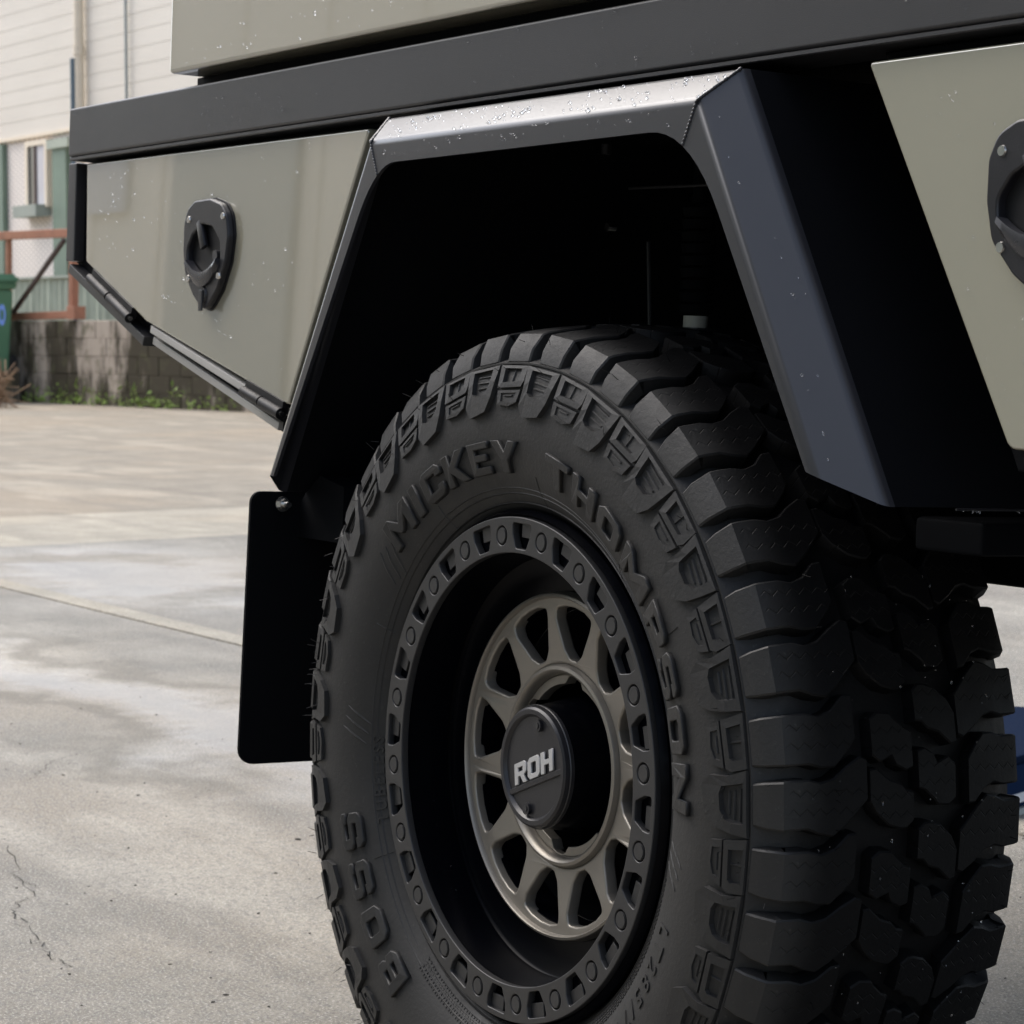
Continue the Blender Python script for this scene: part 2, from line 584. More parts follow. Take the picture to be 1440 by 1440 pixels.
bm = bmesh.new()
for i in range(110):
    px = random.uniform(0, 470); py = 900 + 540 * random.random() ** 1.4
    if i > 88: px = random.uniform(1330, 1440); py = random.uniform(1150, 1440)
    p = gz(px, py)
    s = random.choice((0.0008, 0.0012, 0.0014, 0.002, 0.0032 if i % 9 == 0 else 0.0014))
    T = Matrix.Translation((p.x, p.y, s * 0.3)) @ Matrix.Rotation(random.uniform(0, 6), 4, 'Z') @ Matrix.Diagonal((s * random.uniform(1, 2.6), s, s * 0.6, 1))
    bmesh.ops.create_icosphere(bm, subdivisions=1, radius=1, matrix=T)
o = link('gravel', bm_mesh(bm, 'gravel'), M['dark_dirt'])
tag(o, kind='stuff')

# ------------------------------------------------------------------ block wall with weeds
WA = Vector((-24.62, 8.70)); WD = Vector((0.988, 0.153)).normalized(); WN = Vector((WD.y, -WD.x))
wall_ang = math.atan2(WD.y, WD.x)
wall = empty('block_wall', (WA.x, WA.y, 0), (0, 0, wall_ang))
tag(wall, 'low stained concrete block wall with weeds along its foot behind the bin', 'wall')
bmk = box_bm(bmesh.new(), 0, 0.385, 0, 0.19, 0, 0.186, 0.006, 1)
blk = bm_mesh(bmk, 'block'); blk.materials.append(M['block'])
for r in range(5):
    for c in range(24):
        z = -0.05 + r * 0.187
        o = bpy.data.objects.new('block', blk); COL.objects.link(o); o.parent = wall
        o.location = (c * 0.395 - (0.19 if r % 2 else 0), random.uniform(-.004, .004), z)
box('mortar', -0.1, 9.3, 0.012, 0.18, -0.05, 0.86, M['block'], wall)
bm = bmesh.new()
for i in range(560):
    u = random.choice((0.9, 1.8, 2.1, 3.2, 3.6, 4.2, 5.5, 2.9, 6.5, 1.1)) + random.gauss(0, 0.33)
    if u < 0.2: continue
    h = random.uniform(0.02, 0.26) * (0.6 + 0.6 * math.sin(u * 3) ** 2)
    base = Vector((u + random.gauss(0, .03), -random.uniform(0.02, 0.16), h * random.random()))
    d = Vector((random.gauss(0, 1), random.gauss(-.4, 1), random.uniform(0.2, 1.5))).normalized()
    s = d.cross(Vector((random.random(), random.random(), 0.2))).normalized() * random.uniform(0.006, 0.02)
    L = random.uniform(0.03, 0.09)
    vs = [bm.verts.new(base), bm.verts.new(base + d * L * .5 + s), bm.verts.new(base + d * L), bm.verts.new(base + d * L * .5 - s)]
    bm.faces.new(vs)
o = link('weeds', bm_mesh(bm, 'weeds', False), M['leaf'], None, (WA.x, WA.y, 0), (0, 0, wall_ang))
tag(o, kind='stuff')

# ------------------------------------------------------------------ building behind
FY = 11.6
def F(x, y): 
    p = gy(x, y, FY); return p.x, p.z
bld = empty('building', (0, 0, 0))
tag(bld, 'cream weatherboard building with a cream downpipe, behind the fence', 'building')
zb = F(50, 187)[1]
X0, X1 = -42.0, -12.0
pitch = 0.213
for i in range(22):
    z0 = zb + i * pitch
    Mx = Matrix.Translation((0, FY, z0)) @ Matrix.Rotation(math.radians(-1.0), 4, 'X')
    o = box('board', X0, X1, 0.0, 0.016, -0.012, pitch, M['cladding'], bld, M=Mx)
box('wall', X0, X1, FY + 0.03, FY + 8, -0.05, zb + 22 * pitch, M['lattice'], bld)
box('eave_strip', X0, X1, FY - 0.03, FY + 0.028, zb - 0.06, zb - 0.015, M['pipe_cream'], bld)
a, _ = F(114, 100); b_, _ = F(127, 100)
xm = (a + b_) / 2
tube('downpipe', (xm, FY - 0.09, 0.0), (xm, FY - 0.09, zb + 4.7), 0.064, M['pipe_cream'], bld, n=20)
jx = F(120, 78)
tube('pipe_collar', (xm, FY - 0.09, jx[1]), (xm, FY - 0.09, jx[1] + 0.12), 0.075, M['pipe_cream'], bld, n=20)
xm = F(182.5, 60)[0]
tube('conduit', (xm, FY - 0.05, 0.0), (xm, FY - 0.05, zb + 4.7), 0.022, M['pale_steel'], bld, n=10)
# window
(wx0, wz1), (wx1, wz0) = F(43, 207), F(70, 291)
win = link('window', bm_mesh(box_bm(bmesh.new(), wx0, wx1, FY - 0.03, FY + 0.029, wz0, wz1), 'window'), M['glass_dark'], bld)
for (xa, xb, za, zc) in ((wx0 - .07, wx0 + .02, wz0, wz1), (wx1 - .03, wx1 + .05, wz0, wz1), (wx0 - .07, wx1 + .05, wz1, wz1 + .07)):
    box('frame', xa, xb, FY - 0.06, FY + 0.028, za, zc, M['pipe_cream'], win)
xs = F(56, 240)[0]
box('curtain', xs, wx1 - .032, FY - 0.037, FY - 0.032, wz0, wz1 - .002, M['curtain'], win)
box('window_mullion', xs - .1, xs - .002, FY - 0.05, FY - 0.032, wz0, wz1, M['rust_dark'], win)
s0, s1 = F(37, 291), F(70, 304)
box('sill', s0[0], s1[0], FY - 0.2, FY + 0.02, s1[1], s0[1], M['sill'], win)
# green door posts and panel
for (xa, xb, ya, yb, mt, nm) in ((-30, 11, 210, 445, 'post_green', 'door'), (78, 100, 203, 445, 'post_green', 'door')):
    q0, q1 = F(xa, ya), F(xb, yb)
    box(nm, q0[0], q1[0], FY - 0.05, FY + 0.02, q1[1], q0[1], M[mt], bld)
q0 = F(74, 198); q1 = F(104, 206)
box('door_frame', q0[0], q1[0], FY - 0.09, FY - 0.052, q1[1], q0[1], M['sheet_green'], bld)

# corrugated pale sheet fence low behind the wall
fen = empty('sheet_fence', (0, 0, 0))
tag(fen, 'pale green corrugated sheet fence between the block wall and the building', 'fence')
sy = 10.9
A = gy(-30, 398, sy); B = gy(420, 398, sy)
n = 220
vs, fs = [], []
for i in range(n + 1):
    x = A.x + (B.x - A.x) * i / n
    yy = sy + 0.03 * math.sin(i * 1.35)
    vs += [(x, yy, 0.3), (x, yy, A.z + 0.02)]
    if i: fs.append((2 * i - 2, 2 * i, 2 * i + 1, 2 * i - 1))
sh = link('sheet', mesh_from(vs, fs, 'sheet'), M['sheet_green'], fen)
box('fence_cap', A.x, B.x, sy - .05, sy + .05, A.z + .021, A.z + .05, M['sill'], fen)
pp = gy(102, 82, 10.3)
post = tube('steel_post', (pp.x, 10.3, 0), (pp.x, 10.3, pp.z), 0.03, M['blue_grey'], None, n=12)
tag(post, 'blue grey steel post standing in front of the cream boards', 'post')

# rusty gate frame on the wall
gf = empty('gate_frame')
tag(gf, 'rusty orange steel frame with a diagonal brace standing on the block wall', 'gate')
def wl(x, y):
    """point where a pixel ray meets the block wall's face plane"""
    d = ray(x, y); n3 = Vector((WN.x, WN.y, 0)); o3 = Vector((WA.x, WA.y, 0)) - n3 * -0.02
    t = (o3 - CAM).dot(n3) / d.dot(n3)
    return CAM + d * t
bk = Vector((-WN.x, -WN.y, 0)) * 0.1
def bar(nm, p, q, r, mt):
    a = wl(*p) + bk; b = wl(*q) + bk
    d = b - a
    Mx = Matrix.Translation((a + b) / 2) @ d.to_track_quat('X', 'Z').to_matrix().to_4x4()
    o = box(nm, -d.length / 2, d.length / 2, -r, r, -r, r, M[mt], gf, 0.004, 1, Mx)
bar('top_rail', (-40, 333), (97, 327), 0.045, 'rust')
bar('post', (93, 333), (91.5, 440), 0.04, 'rust')
bar('post', (1, 337), (1, 438), 0.028, 'rust')
bar('bottom_rail', (-40, 447), (98, 442.5), 0.042, 'rust')
bk = Vector((-WN.x, -WN.y, 0)) * 0.04
bar('joint_block', (97, 440), (108, 440), 0.07, 'rust')
bar('brace', (14, 440), (86, 337), 0.022, 'rust_dark')

# ------------------------------------------------------------------ bin on its step, twigs
bp0 = gy(-62, 522, 8.3); bp1 = gy(-19, 522, 8.3)
bx0, bx1, bz = bp0.x, bp1.x, bp0.z
stp = box('concrete_step', bx0 - 1.0, bx1 + 0.04, 8.0, 8.66, -0.02, bz - 0.004, M['block'], None, 0.01)
tag(stp, 'dark concrete step under the green wheelie bin', 'step')
zt = gy(0, 388, 8.3).z
bn = empty('wheelie_bin', ((bx0 + bx1) / 2, 8.33, bz))
tag(bn, 'green wheelie bin with blue print at the left end of the block wall', 'bin')
wd = (bx1 - bx0) / 2
hh = zt - bz
def taper(nm, x, y0, y1, z0, z1, k, mt, bev=0.01):
    bm = box_bm(bmesh.new(), -x, x, y0, y1, z0, z1)
    for v in bm.verts:
        if v.co.z < (z0 + z1) / 2: v.co.x *= k; v.co.y *= k
    bmesh.ops.bevel(bm, geom=bm.edges[:], offset=bev, segments=2, affect='EDGES')
    return link(nm, bm_mesh(bm, nm), M[mt], bn, smooth=35)
taper('body', wd * 0.93, -0.3, 0.3, 0.0, hh * 0.87, 0.86, 'bin', 0.02)
taper('rim', wd, -0.33, 0.33, hh * 0.87 + .002, hh * 0.93, 0.97, 'bin')
taper('lid', wd * 1.02, -0.35, 0.34, hh * 0.93 + .002, hh * 1.03, 1.06, 'bin', 0.03)
for s in (-1, 1): tube('wheel', (s * wd * .72, 0.28, 0.1), (s * wd * .6, 0.28, 0.1), 0.1, M['plastic'], bn)
lp = []
for (r, rev) in ((0.11, 0), (0.06, 1)):
    lp.append([(r * math.cos(t * PI / 8) * 0.9, r * math.sin(t * PI / 8)) for t in range(16)])
me = curve_plate('logo', lp, 0.004)
me.transform(Matrix.Rotation(PI / 2, 4, 'X'))
lg = link('printed_mark', me, M['bin_mark'], bn, (gy(2, 443, 8.03).x - bn.location.x, -0.292, gy(2, 443, 8.03).z - bz))
bm = bmesh.new()
for i in range(150):
    a = gy(random.uniform(-25, 10), random.uniform(524, 566), 8.0 - random.random() * .2)
    if a.z < 0.01: a.z = 0.01
    d = Vector((random.gauss(0, 1), random.gauss(0, .4), random.gauss(0, .8))).normalized() * random.uniform(0.1, 0.4)
    b2 = a + d; b2.z = max(b2.z, 0.01)
    tube_bm(bm, a, b2, random.uniform(0.003, 0.008), n=5)
tag(link('dry_twigs', bm_mesh(bm, 'dry_twigs'), M['twig']), 'heap of dry brown twigs at the foot of the green bin', 'twigs', kind='stuff')

# ------------------------------------------------------------------ blue box behind the tyre
c0 = gz(1408, 1154.5); 
yawb = math.atan2((gz(1440, 1144) - gz(1412, 1153)).y, (gz(1440, 1144) - gz(1412, 1153)).x)
bb = empty('blue_box', (c0.x, c0.y, 0.0), (0, 0, yawb))
tag(bb, 'low dark blue box with a white stripe on the ground behind the big tyre', 'box')
box('body', 0, 0.55, 0, 0.26, 0.012, 0.088, M['blue'], bb, 0.006)
box('lid', -0.006, 0.556, -0.006, 0.266, 0.089, 0.104, M['blue_lid'], bb, 0.005)
box('stripe', 0.004, 0.546, -0.0022, 0.01, 0.022, 0.038, M['white'], bb)
box('base', -0.004, 0.554, -0.004, 0.264, 0.0, 0.0115, M['pale_steel'], bb)

# ------------------------------------------------------------------ yard across the camera side (seen mirrored in the doors)
shed = empty('shed', (0, 0, 0))
tag(shed, 'beige metal shed with grey blue roller door facing the truck side', 'shed')
box('wall', -70, -16, -11.2, -11.0, 0, 9.2, M['shed'], shed)
for i in range(23): box('batten', -63.6 + i * 2, -63.55 + i * 2, -10.998, -10.97, 0, 9.2, M['shed'], shed)
box('roller_door', -25.1, -22.0, -10.96, -10.9, 0.0, 3.9, M['roller'], shed)
box('window_panel', -27.7, -26.5, -10.96, -10.9, 3.2, 3.85, M['curtain'], shed)
reflected_wall = empty('shed', (0, 0, 0))  # added wall out of view, greens what the front toolbox door mirrors
tag(reflected_wall, 'unseen grey green wall added across the yard to tint the front door reflection', 'shed')
box('wall', -15.99, 6, -11.3, -11.05, 0, 8.6, M['reflected_green'], reflected_wall)
box('roof', -15.99, 6.3, -12, -10.7, 8.601, 8.75, M['alu'], reflected_wall)
box('roof', -70.5, -16, -12, -10.6, 9.201, 9.35, M['alu'], shed)
# ================================================================== THE TRUCK
truck = empty('utility_truck', (0, 0, 0), (TILT, 0, 0))
tag(truck, 'black and sage green utility truck tray seen from the side at its rear wheel', 'truck')
Z = lambda z: z + HUB
def XZ(lst): return [(x, z + HUB) for x, z in lst]

# side rail of the tray ------------------------------------------------
RAILY = -0.10
box('side_rail', -1.192, 2.6, RAILY, -0.035, Z(.6335), Z(.697), M['powder'], truck, 0.0035, 3)
box('rail_lip', -1.190, 2.6, RAILY + 0.0015, -0.04, Z(.6285), Z(.6331), M['powder'], truck, 0.001, 1)
box('rail_end', -1.19, -1.13, -0.034, 1.75, Z(.60), Z(.695), M['powder'], truck, 0.003, 2)
box('tray_floor', -1.129, 2.6, -0.034, 1.75, Z(.655), Z(.69), M['liner'], truck)
# canopy above
c1 = ty(237.5, 104, -.11)
box('canopy', c1.x, 2.6, -0.11, 1.72, c1.z, c1.z + 0.75, M['paint'], truck, 0.005, 3)
c2 = ty(276, 108, -.07)
box('canopy_base', c2.x, 2.6, -0.068, 1.6, Z(.6975), c1.z - 0.0005, M['liner'], truck)

# rear toolbox ----------------------------------------------------------
fr = [(-1.222, .6275), (-1.221, .497), (-.962, .395), (-.60, .292), (-.395, .6275)]
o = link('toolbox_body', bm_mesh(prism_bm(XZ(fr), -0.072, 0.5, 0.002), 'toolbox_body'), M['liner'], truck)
box('corner_post', -1.224, -1.196, -0.086, -0.06, Z(.498), Z(.6275), M['powder'], truck, 0.002)
# slanted bottom frame strip
def strip(nm, a, b, y0, y1, th, mat, par=truck, bev=0.0015):
    """bar from a to b (x,z above hub), th thick downward"""
    d = Vector((b[0] - a[0], b[1] - a[1])); n = Vector((d.y, -d.x)).normalized() * th
    pts = [a, b, (b[0] + n.x, b[1] + n.y), (a[0] + n.x, a[1] + n.y)]
    return link(nm, bm_mesh(prism_bm(XZ(pts), y0, y1, bev), nm), mat, par, smooth=35, wn=True)


dz = [(-1.1512, .6235), (-.3865, .6195), (-.5535, .3235), (-.9465, .4172), (-1.1445, .4955)]
DY = -0.09
door_pts = rounded(XZ(dz), [.003, .004, .006, .02, .006], 4)
bm = prism_bm(door_pts, DY, DY + 0.014, 0.0028, 3)
rd = link('toolbox_door', bm_mesh(bm, 'toolbox_door'), M['paint'], truck, smooth=50, wn=True)
strip('frame_strip', (-1.205, .494), (-.955, .398), -0.088, -0.03, 0.012, M['powder'])
strip('frame_strip', (-.950, .3985), (-.597, .303), -0.078, 0.02, 0.0095, M['alu'])
strip('drip_lip', (-.935, .4125), (-.575, .3205), -0.0885, -0.0765, 0.0095, M['alu'])
# hinges (two knuckle sets along the slanted lower edge)
for (u0, u1) in ((-1.115, -.985), (-.655, -.56)):
    def on(u, off, y):
        a = Vector((-1.145, .4955)) if u < -.95 else Vector((-.9465, .4172)); b = Vector((-.9465, .4172)) if u < -.95 else Vector((-.5535, .3235))
        t = (u - a.x) / (b.x - a.x); p = a.lerp(b, t); d = (b - a).normalized(); n = Vector((d.y, -d.x))
        p = p + n * off
        return (p.x, y, Z(p.y))
    um = (u0 + u1) / 2
    tube('hinge', on(u0, 0.011, -.094), on(u0 + (u1 - u0) * .48, 0.011, -.094), 0.0062, M['hinge'], rd, n=14)
    tube('hinge', on(u0 + (u1 - u0) * .50, 0.012, -.093), on(u1, 0.012, -.093), 0.0068, M['hinge'], rd, n=14)
    tube('hinge_pin', on(u0 - .003, 0.0115, -.0935), on(u1 + .003, 0.0115, -.0935), 0.003, M['steel'], rd, n=10)
    bm = bmesh.new()
    a = Vector(on(u0, -0.002, -.0925)); b = Vector(on(u1, -0.002, -.0925)); c = Vector(on(u1, 0.012, -.0925)); d = Vector(on(u0, 0.012, -.0925))
    f = [bm.verts.new(v) for v in (a, b, c, d)] + [bm.verts.new(v + Vector((0, .008, 0))) for v in (a, b, c, d)]
    for q in ((0, 1, 2, 3), (4, 7, 6, 5), (0, 4, 5, 1), (1, 5, 6, 2), (2, 6, 7, 3), (3, 7, 4, 0)): bm.faces.new([f[i] for i in q])
    link('hinge_leaf', bm_mesh(bm, 'hinge_leaf'), M['hinge'], rd)


# paddle latch: shield plate, bowl, ring handle, thumb piece, keyhole cover, four screws
def latch(parent, cx, cz, mirror=1):
    L = empty('latch', (cx, 0, Z(cz)), parent=truck)
    def P(l): return [(x * mirror, z) for x, z in l]
    outline = [(-.052, .053), (-.032, .062), (.010, .063), (.040, .056), (.056, .042), (.062, .018), (.056, -.012), (.036, -.044), (.003, -.071), (-.030, -.050), (-.054, -.025), (-.061, .004), (-.061, .035)]
    outer = rounded(P(outline), 0.02, 4)
    bowl = rounded(P([(-.036, .022), (-.010, .034), (.018, .030), (.040, .012), (.043, -.010), (.024, -.028), (-.020, -.030), (-.048, -.012), (-.049, .006)]), 0.014, 4)
    me = curve_plate('latch_plate', [outer, bowl], 0.006, 0.0022, 2)
    me.transform(Matrix.Rotation(PI / 2, 4, 'X'))
    pl = link('latch_plate', me, M['plastic'], L, (0, DY - .0052, 0), smooth=40)
    me = curve_plate('latch_gasket', [[(x * 1.035, z * 1.03) for x, z in outer]], 0.002, 0.0006, 1)
    me.transform(Matrix.Rotation(PI / 2, 4, 'X'))
    link('latch_gasket', me, M['hinge'], L, (0, DY - .0008, 0), smooth=40)
    # bowl floor
    bm = bmesh.new()
    n = len(bowl)
    r1 = [bm.verts.new((x, DY - .0025, z)) for x, z in bowl]
    r2 = [bm.verts.new((x * .9, DY - .0018, z * .9)) for x, z in bowl]
    for i in range(n): bm.faces.new((r1[i], r1[(i + 1) % n], r2[(i + 1) % n], r2[i]))
    bm.faces.new(r2)
    link('latch_bowl', bm_mesh(bm, 'latch_bowl'), M['hinge'], L, smooth=40)
    # curved pull bar
    bm = bmesh.new()
    prev = None
    for k in range(17):
        t = -1 + 2 * k / 16
        x = (t * .042 - .002) * mirror; z = -.012 - .020 * (1 - t * t)
        wd_ = .0095 * (1 - .5 * t * t)
        pts = [(x, DY - .004, z + wd_ * .75), (x, DY - .0150, z + wd_ * .9), (x, DY - .0165, z), (x, DY - .0135, z - wd_ * .9), (x, DY - .004, z - wd_)]
        v = [bm.verts.new(p) for p in pts]
        if prev:
            for j in range(5): bm.faces.new((prev[j], prev[(j + 1) % 5], v[(j + 1) % 5], v[j]))
        else: bm.faces.new(v)
        prev = v
    bm.faces.new(prev[::-1])
    link('latch_handle', bm_mesh(bm, 'latch_handle'), M['handle'], L, smooth=50)
    bm = box_bm(bmesh.new(), -.0065, .0065, DY - .0108, DY - .004, .004, .040, 0.0025, 2)
    bm.transform(Matrix.Rotation(math.radians(-24 * mirror), 4, 'Y') @ Matrix.Translation((-.004 * mirror, 0, .004)))
    link('latch_thumb', bm_mesh(bm, 'latch_thumb'), M['plastic'], L, smooth=40)
    tube('latch_barrel', (.024 * mirror, DY - .003, -.004), (.024 * mirror, DY - .0085, -.004), .0065, M['powder'], L)
    tube('lock_cover', (.0, DY - .008, -.050), (.0, DY - .0125, -.050), .012, M['plastic'], L, r1=.0095)
    box('lock_tab', -.005, .005, DY - .0145, DY - .0122, -.069, -.044, M['plastic'], L, 0.0012)
    for (x, z) in ((-.046, .040), (.047, .041), (-.043, -.030), (.040, -.028)):
        bm = tube_bm(bmesh.new(), (x * mirror, DY - .0095, z), (x * mirror, DY - .0118, z), .0047, .0038, 14)
        link('screw', bm_mesh(bm, 'screw'), M['steel'], L, smooth=30)
    return L


la = latch(rd, -.7605, .4975)
la['label'] = 'shield shaped black paddle latch on the rear toolbox door'

# front toolbox ---------------------------------------------------------
fz = [(.4197, .618), (1.45, .6185), (1.45, .315), (.598, .3215)]
fr = [(.418, .6275), (1.5, .6275), (1.5, .3), (.59, .305)]
link('toolbox_body', bm_mesh(prism_bm(XZ(fr), -0.072, 0.5, 0.002), 'toolbox_body'), M['liner'], truck)
bm = prism_bm(rounded(XZ(fz), [.003, .004, .006, .012], 4), DY, DY + 0.014, 0.0028, 3)
fd = link('toolbox_door', bm_mesh(bm, 'toolbox_door'), M['paint'], truck, smooth=50, wn=True)
for ux in (.63, 1.2):
    tube('hinge', (ux, -.096, Z(.3145)), (ux + .06, -.096, Z(.3142)), 0.0085, M['hinge'], fd, n=14)
lb = latch(fd, .634, .498)
lb['label'] = 'black paddle latch on the front toolbox door'

# wheel arch flare ------------------------------------------------------
YO, YB, YR = -.16, -.13, -.062
C = [(-.4545, .2502), (-.2552, .5915), (.2916, .5915), (.4626, .2943)]
Bp = [(-.487, .2302), (-.2719, .6187), (.3096, .6187), (.5125, .2741)]
Ipts = [(-.4443, .2484), (-.2912, .4931), (-.2568, .5493), (.2955, .5693), (.327, .4985), (.4522, .2971)]
# inner opening with rounded corners
inner = [(-.4443, .2484)]
def arc(p0, pc, p1, n=9):
    return [tuple((1 - t) ** 2 * Vector(p0) + 2 * t * (1 - t) * Vector(pc) + t * t * Vector(p1)) for t in [k / n for k in range(n + 1)]]
cornerL = arc((-.2800, .5110), (-.2450, .5688), (-.2050, .5688))
cornerR = arc((.2260, .5695), (.2830, .5695), (.3270, .4985))
Lp = inner + cornerL + cornerR + [(.4522, .2971)]
bm = bmesh.new()
V = lambda p, y: bm.verts.new((p[0], y, Z(p[1])))
def cr_for(i):
    if i == 0: return 0
    if i <= len(cornerL): return 1
    if i <= len(cornerL) + len(cornerR): return 2
    return 3
iv = [V(p, YO) for p in Lp]
iv2 = [V(p, YO + .004) for p in Lp]            # thin folded return of the opening edge
cv = [V(p, YO) for p in C]; bv = [V(p, YB) for p in Bp]; rv = [V(p, YB + .009) for p in Bp]
ring_faces = []
for i in range(len(Lp) - 1):
    a, b = cr_for(i), cr_for(i + 1)
    if a == b: bm.faces.new((iv[i], iv[i + 1], cv[a]))
    else: bm.faces.new((iv[i], iv[i + 1], cv[b], cv[a]))
    bm.faces.new((iv2[i], iv2[i + 1], iv[i + 1], iv[i]))
for i in range(3):
    bm.faces.new((cv[i], cv[i + 1], bv[i + 1], bv[i]))
    bm.faces.new((bv[i], bv[i + 1], rv[i + 1], rv[i]))
bmesh.ops.recalc_face_normals(bm, faces=bm.faces[:])
bm.edges.ensure_lookup_table()
es = []
for i in range(3):
    es.append(bm.edges.get((cv[i], cv[i + 1]))); es.append(bm.edges.get((bv[i], bv[i + 1])))
bmesh.ops.bevel(bm, geom=es, offset=0.005, segments=4, affect='EDGES', profile=0.5)
link('wheel_arch_flare', bm_mesh(bm, 'wheel_arch_flare'), M['flare'], truck, smooth=20, wn=True)
flare = bpy.data.objects['wheel_arch_flare']
# weld beads on both mitres
bm = bmesh.new()
def weld(a, b, n, r):
    a = Vector(a); b = Vector(b)
    for k in range(n):
        p = a.lerp(b, (k + .5) / n)
        T = Matrix.Translation(p) @ (b - a).to_track_quat('X', 'Z').to_matrix().to_4x4() @ Matrix.Diagonal((r * 1.1, r, r * random.uniform(.5, .8), 1))
        bmesh.ops.create_icosphere(bm, subdivisions=2, radius=1, matrix=T)
for k, (ie, sgn) in {1: (len(cornerL) // 2 + 1, -1), 2: (len(cornerL) + len(cornerR) // 2, 1)}.items():
    c3 = (C[k][0], YO, Z(C[k][1])); b3 = (Bp[k][0], YB, Z(Bp[k][1])); i3 = (Lp[ie][0], YO, Z(Lp[ie][1]))
    weld(c3, b3, 16, 0.0022); weld(i3, c3, 12, 0.0017)
link('weld_bead', bm_mesh(bm, 'weld_bead'), M['flare'], flare, smooth=60)

# arch walls going inward (dark wheel tub)
bm = bmesh.new()
rv = [V(p, YB + .009) for p in Bp]; dv = [V(p, .55) for p in Bp]
for i in range(3): bm.faces.new((rv[i], rv[i + 1], dv[i + 1], dv[i]))
bm.faces.new(dv)
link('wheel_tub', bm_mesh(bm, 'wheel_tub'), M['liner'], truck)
# rolled lower edge of the tub's front wall and things hanging inside
tube('tub_edge', (Bp[3][0], -.06, Z(Bp[3][1] - .0015)), (Bp[3][0], .54, Z(Bp[3][1] - .0015)), .0011, M['plastic'], truck, n=8)
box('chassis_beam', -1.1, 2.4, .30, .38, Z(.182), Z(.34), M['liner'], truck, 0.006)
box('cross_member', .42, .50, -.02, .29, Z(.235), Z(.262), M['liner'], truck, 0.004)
sa = empty('shock_absorber', (0, 0, 0), parent=truck)
pS = ty(978, 456, .12)
tube('shock_body', (pS.x, .12, pS.z - .25), (pS.x, .12, pS.z - .004), .024, M['plastic'], sa)
tube('shock_collar', (pS.x, .12, pS.z - .0035), (pS.x, .12, pS.z + .008), .0125, M['cream_label'], sa)
prof = []
for k in range(9):
    tube('bellows_ring', (pS.x, .12, pS.z + .010 + k * .012), (pS.x, .12, pS.z + .019 + k * .012), .016, M['liner'], sa, r1=.018)
tube('shock_rod', (pS.x, .12, pS.z + .12), (pS.x, .12, Z(.61)), .008, M['liner'], sa)
def rod(nm, p, q, Y, r, mt):
    a = ty(*p, Y); b = ty(*q, Y); tube(nm, a, b, r, M[mt], truck, n=8)
rod('cable', (912, 340), (914, 470), .15, .0022, 'powder')
rod('cable', (630, 232), (570, 300), .1, .0022, 'alu')
rod('cable', (840, 265), (775, 445), .2, .0012, 'powder')
rod('brace_rod', (885, 265), (1000, 260), .1, .0016, 'powder')
pb = ty(853, 203, .05); tube('bolt', pb, pb + Vector((0, 0, -.010)), .005, M['plastic'], truck)
pb = ty(865, 320, .1); tube('bolt', pb, pb + Vector((0, -.01, 0)), .004, M['steel'], truck)
tube('axle', (0, .05, HUB), (0, .36, HUB), .045, M['liner'], truck)

# mud flap --------------------------------------------------------------
FXP = -.5
fp = [tx(356, 691, FXP), tx(335.5, 1051, FXP - .015), tx(336, 1076, FXP - .015), tx(600, 1074, FXP - .015), tx(620, 690, FXP)]
top_l, bot_l = fp[0], fp[2]
pts = rounded([(top_l.y - .001, top_l.z), (bot_l.y, bot_l.z), (.12, bot_l.z), (.12, top_l.z)], [.012, .018, .02, .01], 6)
bm = bmesh.new()
ff = bm.faces.new([bm.verts.new((0, p[0], p[1])) for p in pts])
r = bmesh.ops.extrude_face_region(bm, geom=[ff])
for v in [g for g in r['geom'] if isinstance(g, bmesh.types.BMVert)]: v.co.x = -.006
bmesh.ops.recalc_face_normals(bm, faces=bm.faces[:])
bmesh.ops.bevel(bm, geom=[e for e in bm.edges if abs(e.verts[0].co.x) < 1e-6 and abs(e.verts[1].co.x) < 1e-6], offset=.0015, segments=2, affect='EDGES')
zt0 = top_l.z
for v in bm.verts: v.co.x += FXP - .015 * (zt0 - v.co.z) / (zt0 - bot_l.z)
fl = link('mud_flap', bm_mesh(bm, 'mud_flap'), M['liner'], truck, smooth=40)
pb = tx(397, 709, FXP + .002)
tube('washer', pb, pb + Vector((.0015, 0, 0)), .0085, M['steel'], fl, n=20)
tube('bolt', pb + Vector((.0015, 0, 0)), pb + Vector((.007, 0, 0)), .0062, M['steel'], fl, n=6)
tube('bolt', pb + Vector((.007, 0, 0)), pb + Vector((.016, 0, 0)), .0034, M['steel'], fl, n=12)
# bracket plate joining the flare's rear foot to the flap
br = [(-.486, .2295), (-.455, .2495), (-.40, .24), (-.40, .18), (-.502, .18), (-.502, .215)]
link('flap_bracket', bm_mesh(prism_bm(XZ(br), -.098, .5), 'flap_bracket'), M['liner'], truck)

# ================================================================== TYRE
RIBR, RIBY = .375, -.137
SW = [(.236, -.108), (.243, -.118), (.250, -.1235), (.262, -.132), (.280, -.1405), (.300, -.1452), (.320, -.1465), (.340, -.1452), (.358, -.1415), (.372, -.1365), (.378, -.1335), (.392, -.123)]
def sw(R):
    for (r0, y0), (r1, y1) in zip(SW[:-1], SW[1:]):
        if R <= r1: return y0 + (y1 - y0) * (R - r0) / (r1 - r0)
    return SW[-1][1]
def crown(y): return .417 - .013 * (y / .125) ** 2
prof = [(-.09, .228), (-.108, .236)] + [(y, R) for R, y in SW[1:10]] + [(-.1362, .3735), (-.1378, .3745), (-.1378, .3762), (-.1352, .3775), (-.122, .383), (-.112, .390), (-.06, .401), (0, .403)]
prof = prof + [(-y, R) for y, R in prof[-2::-1]]
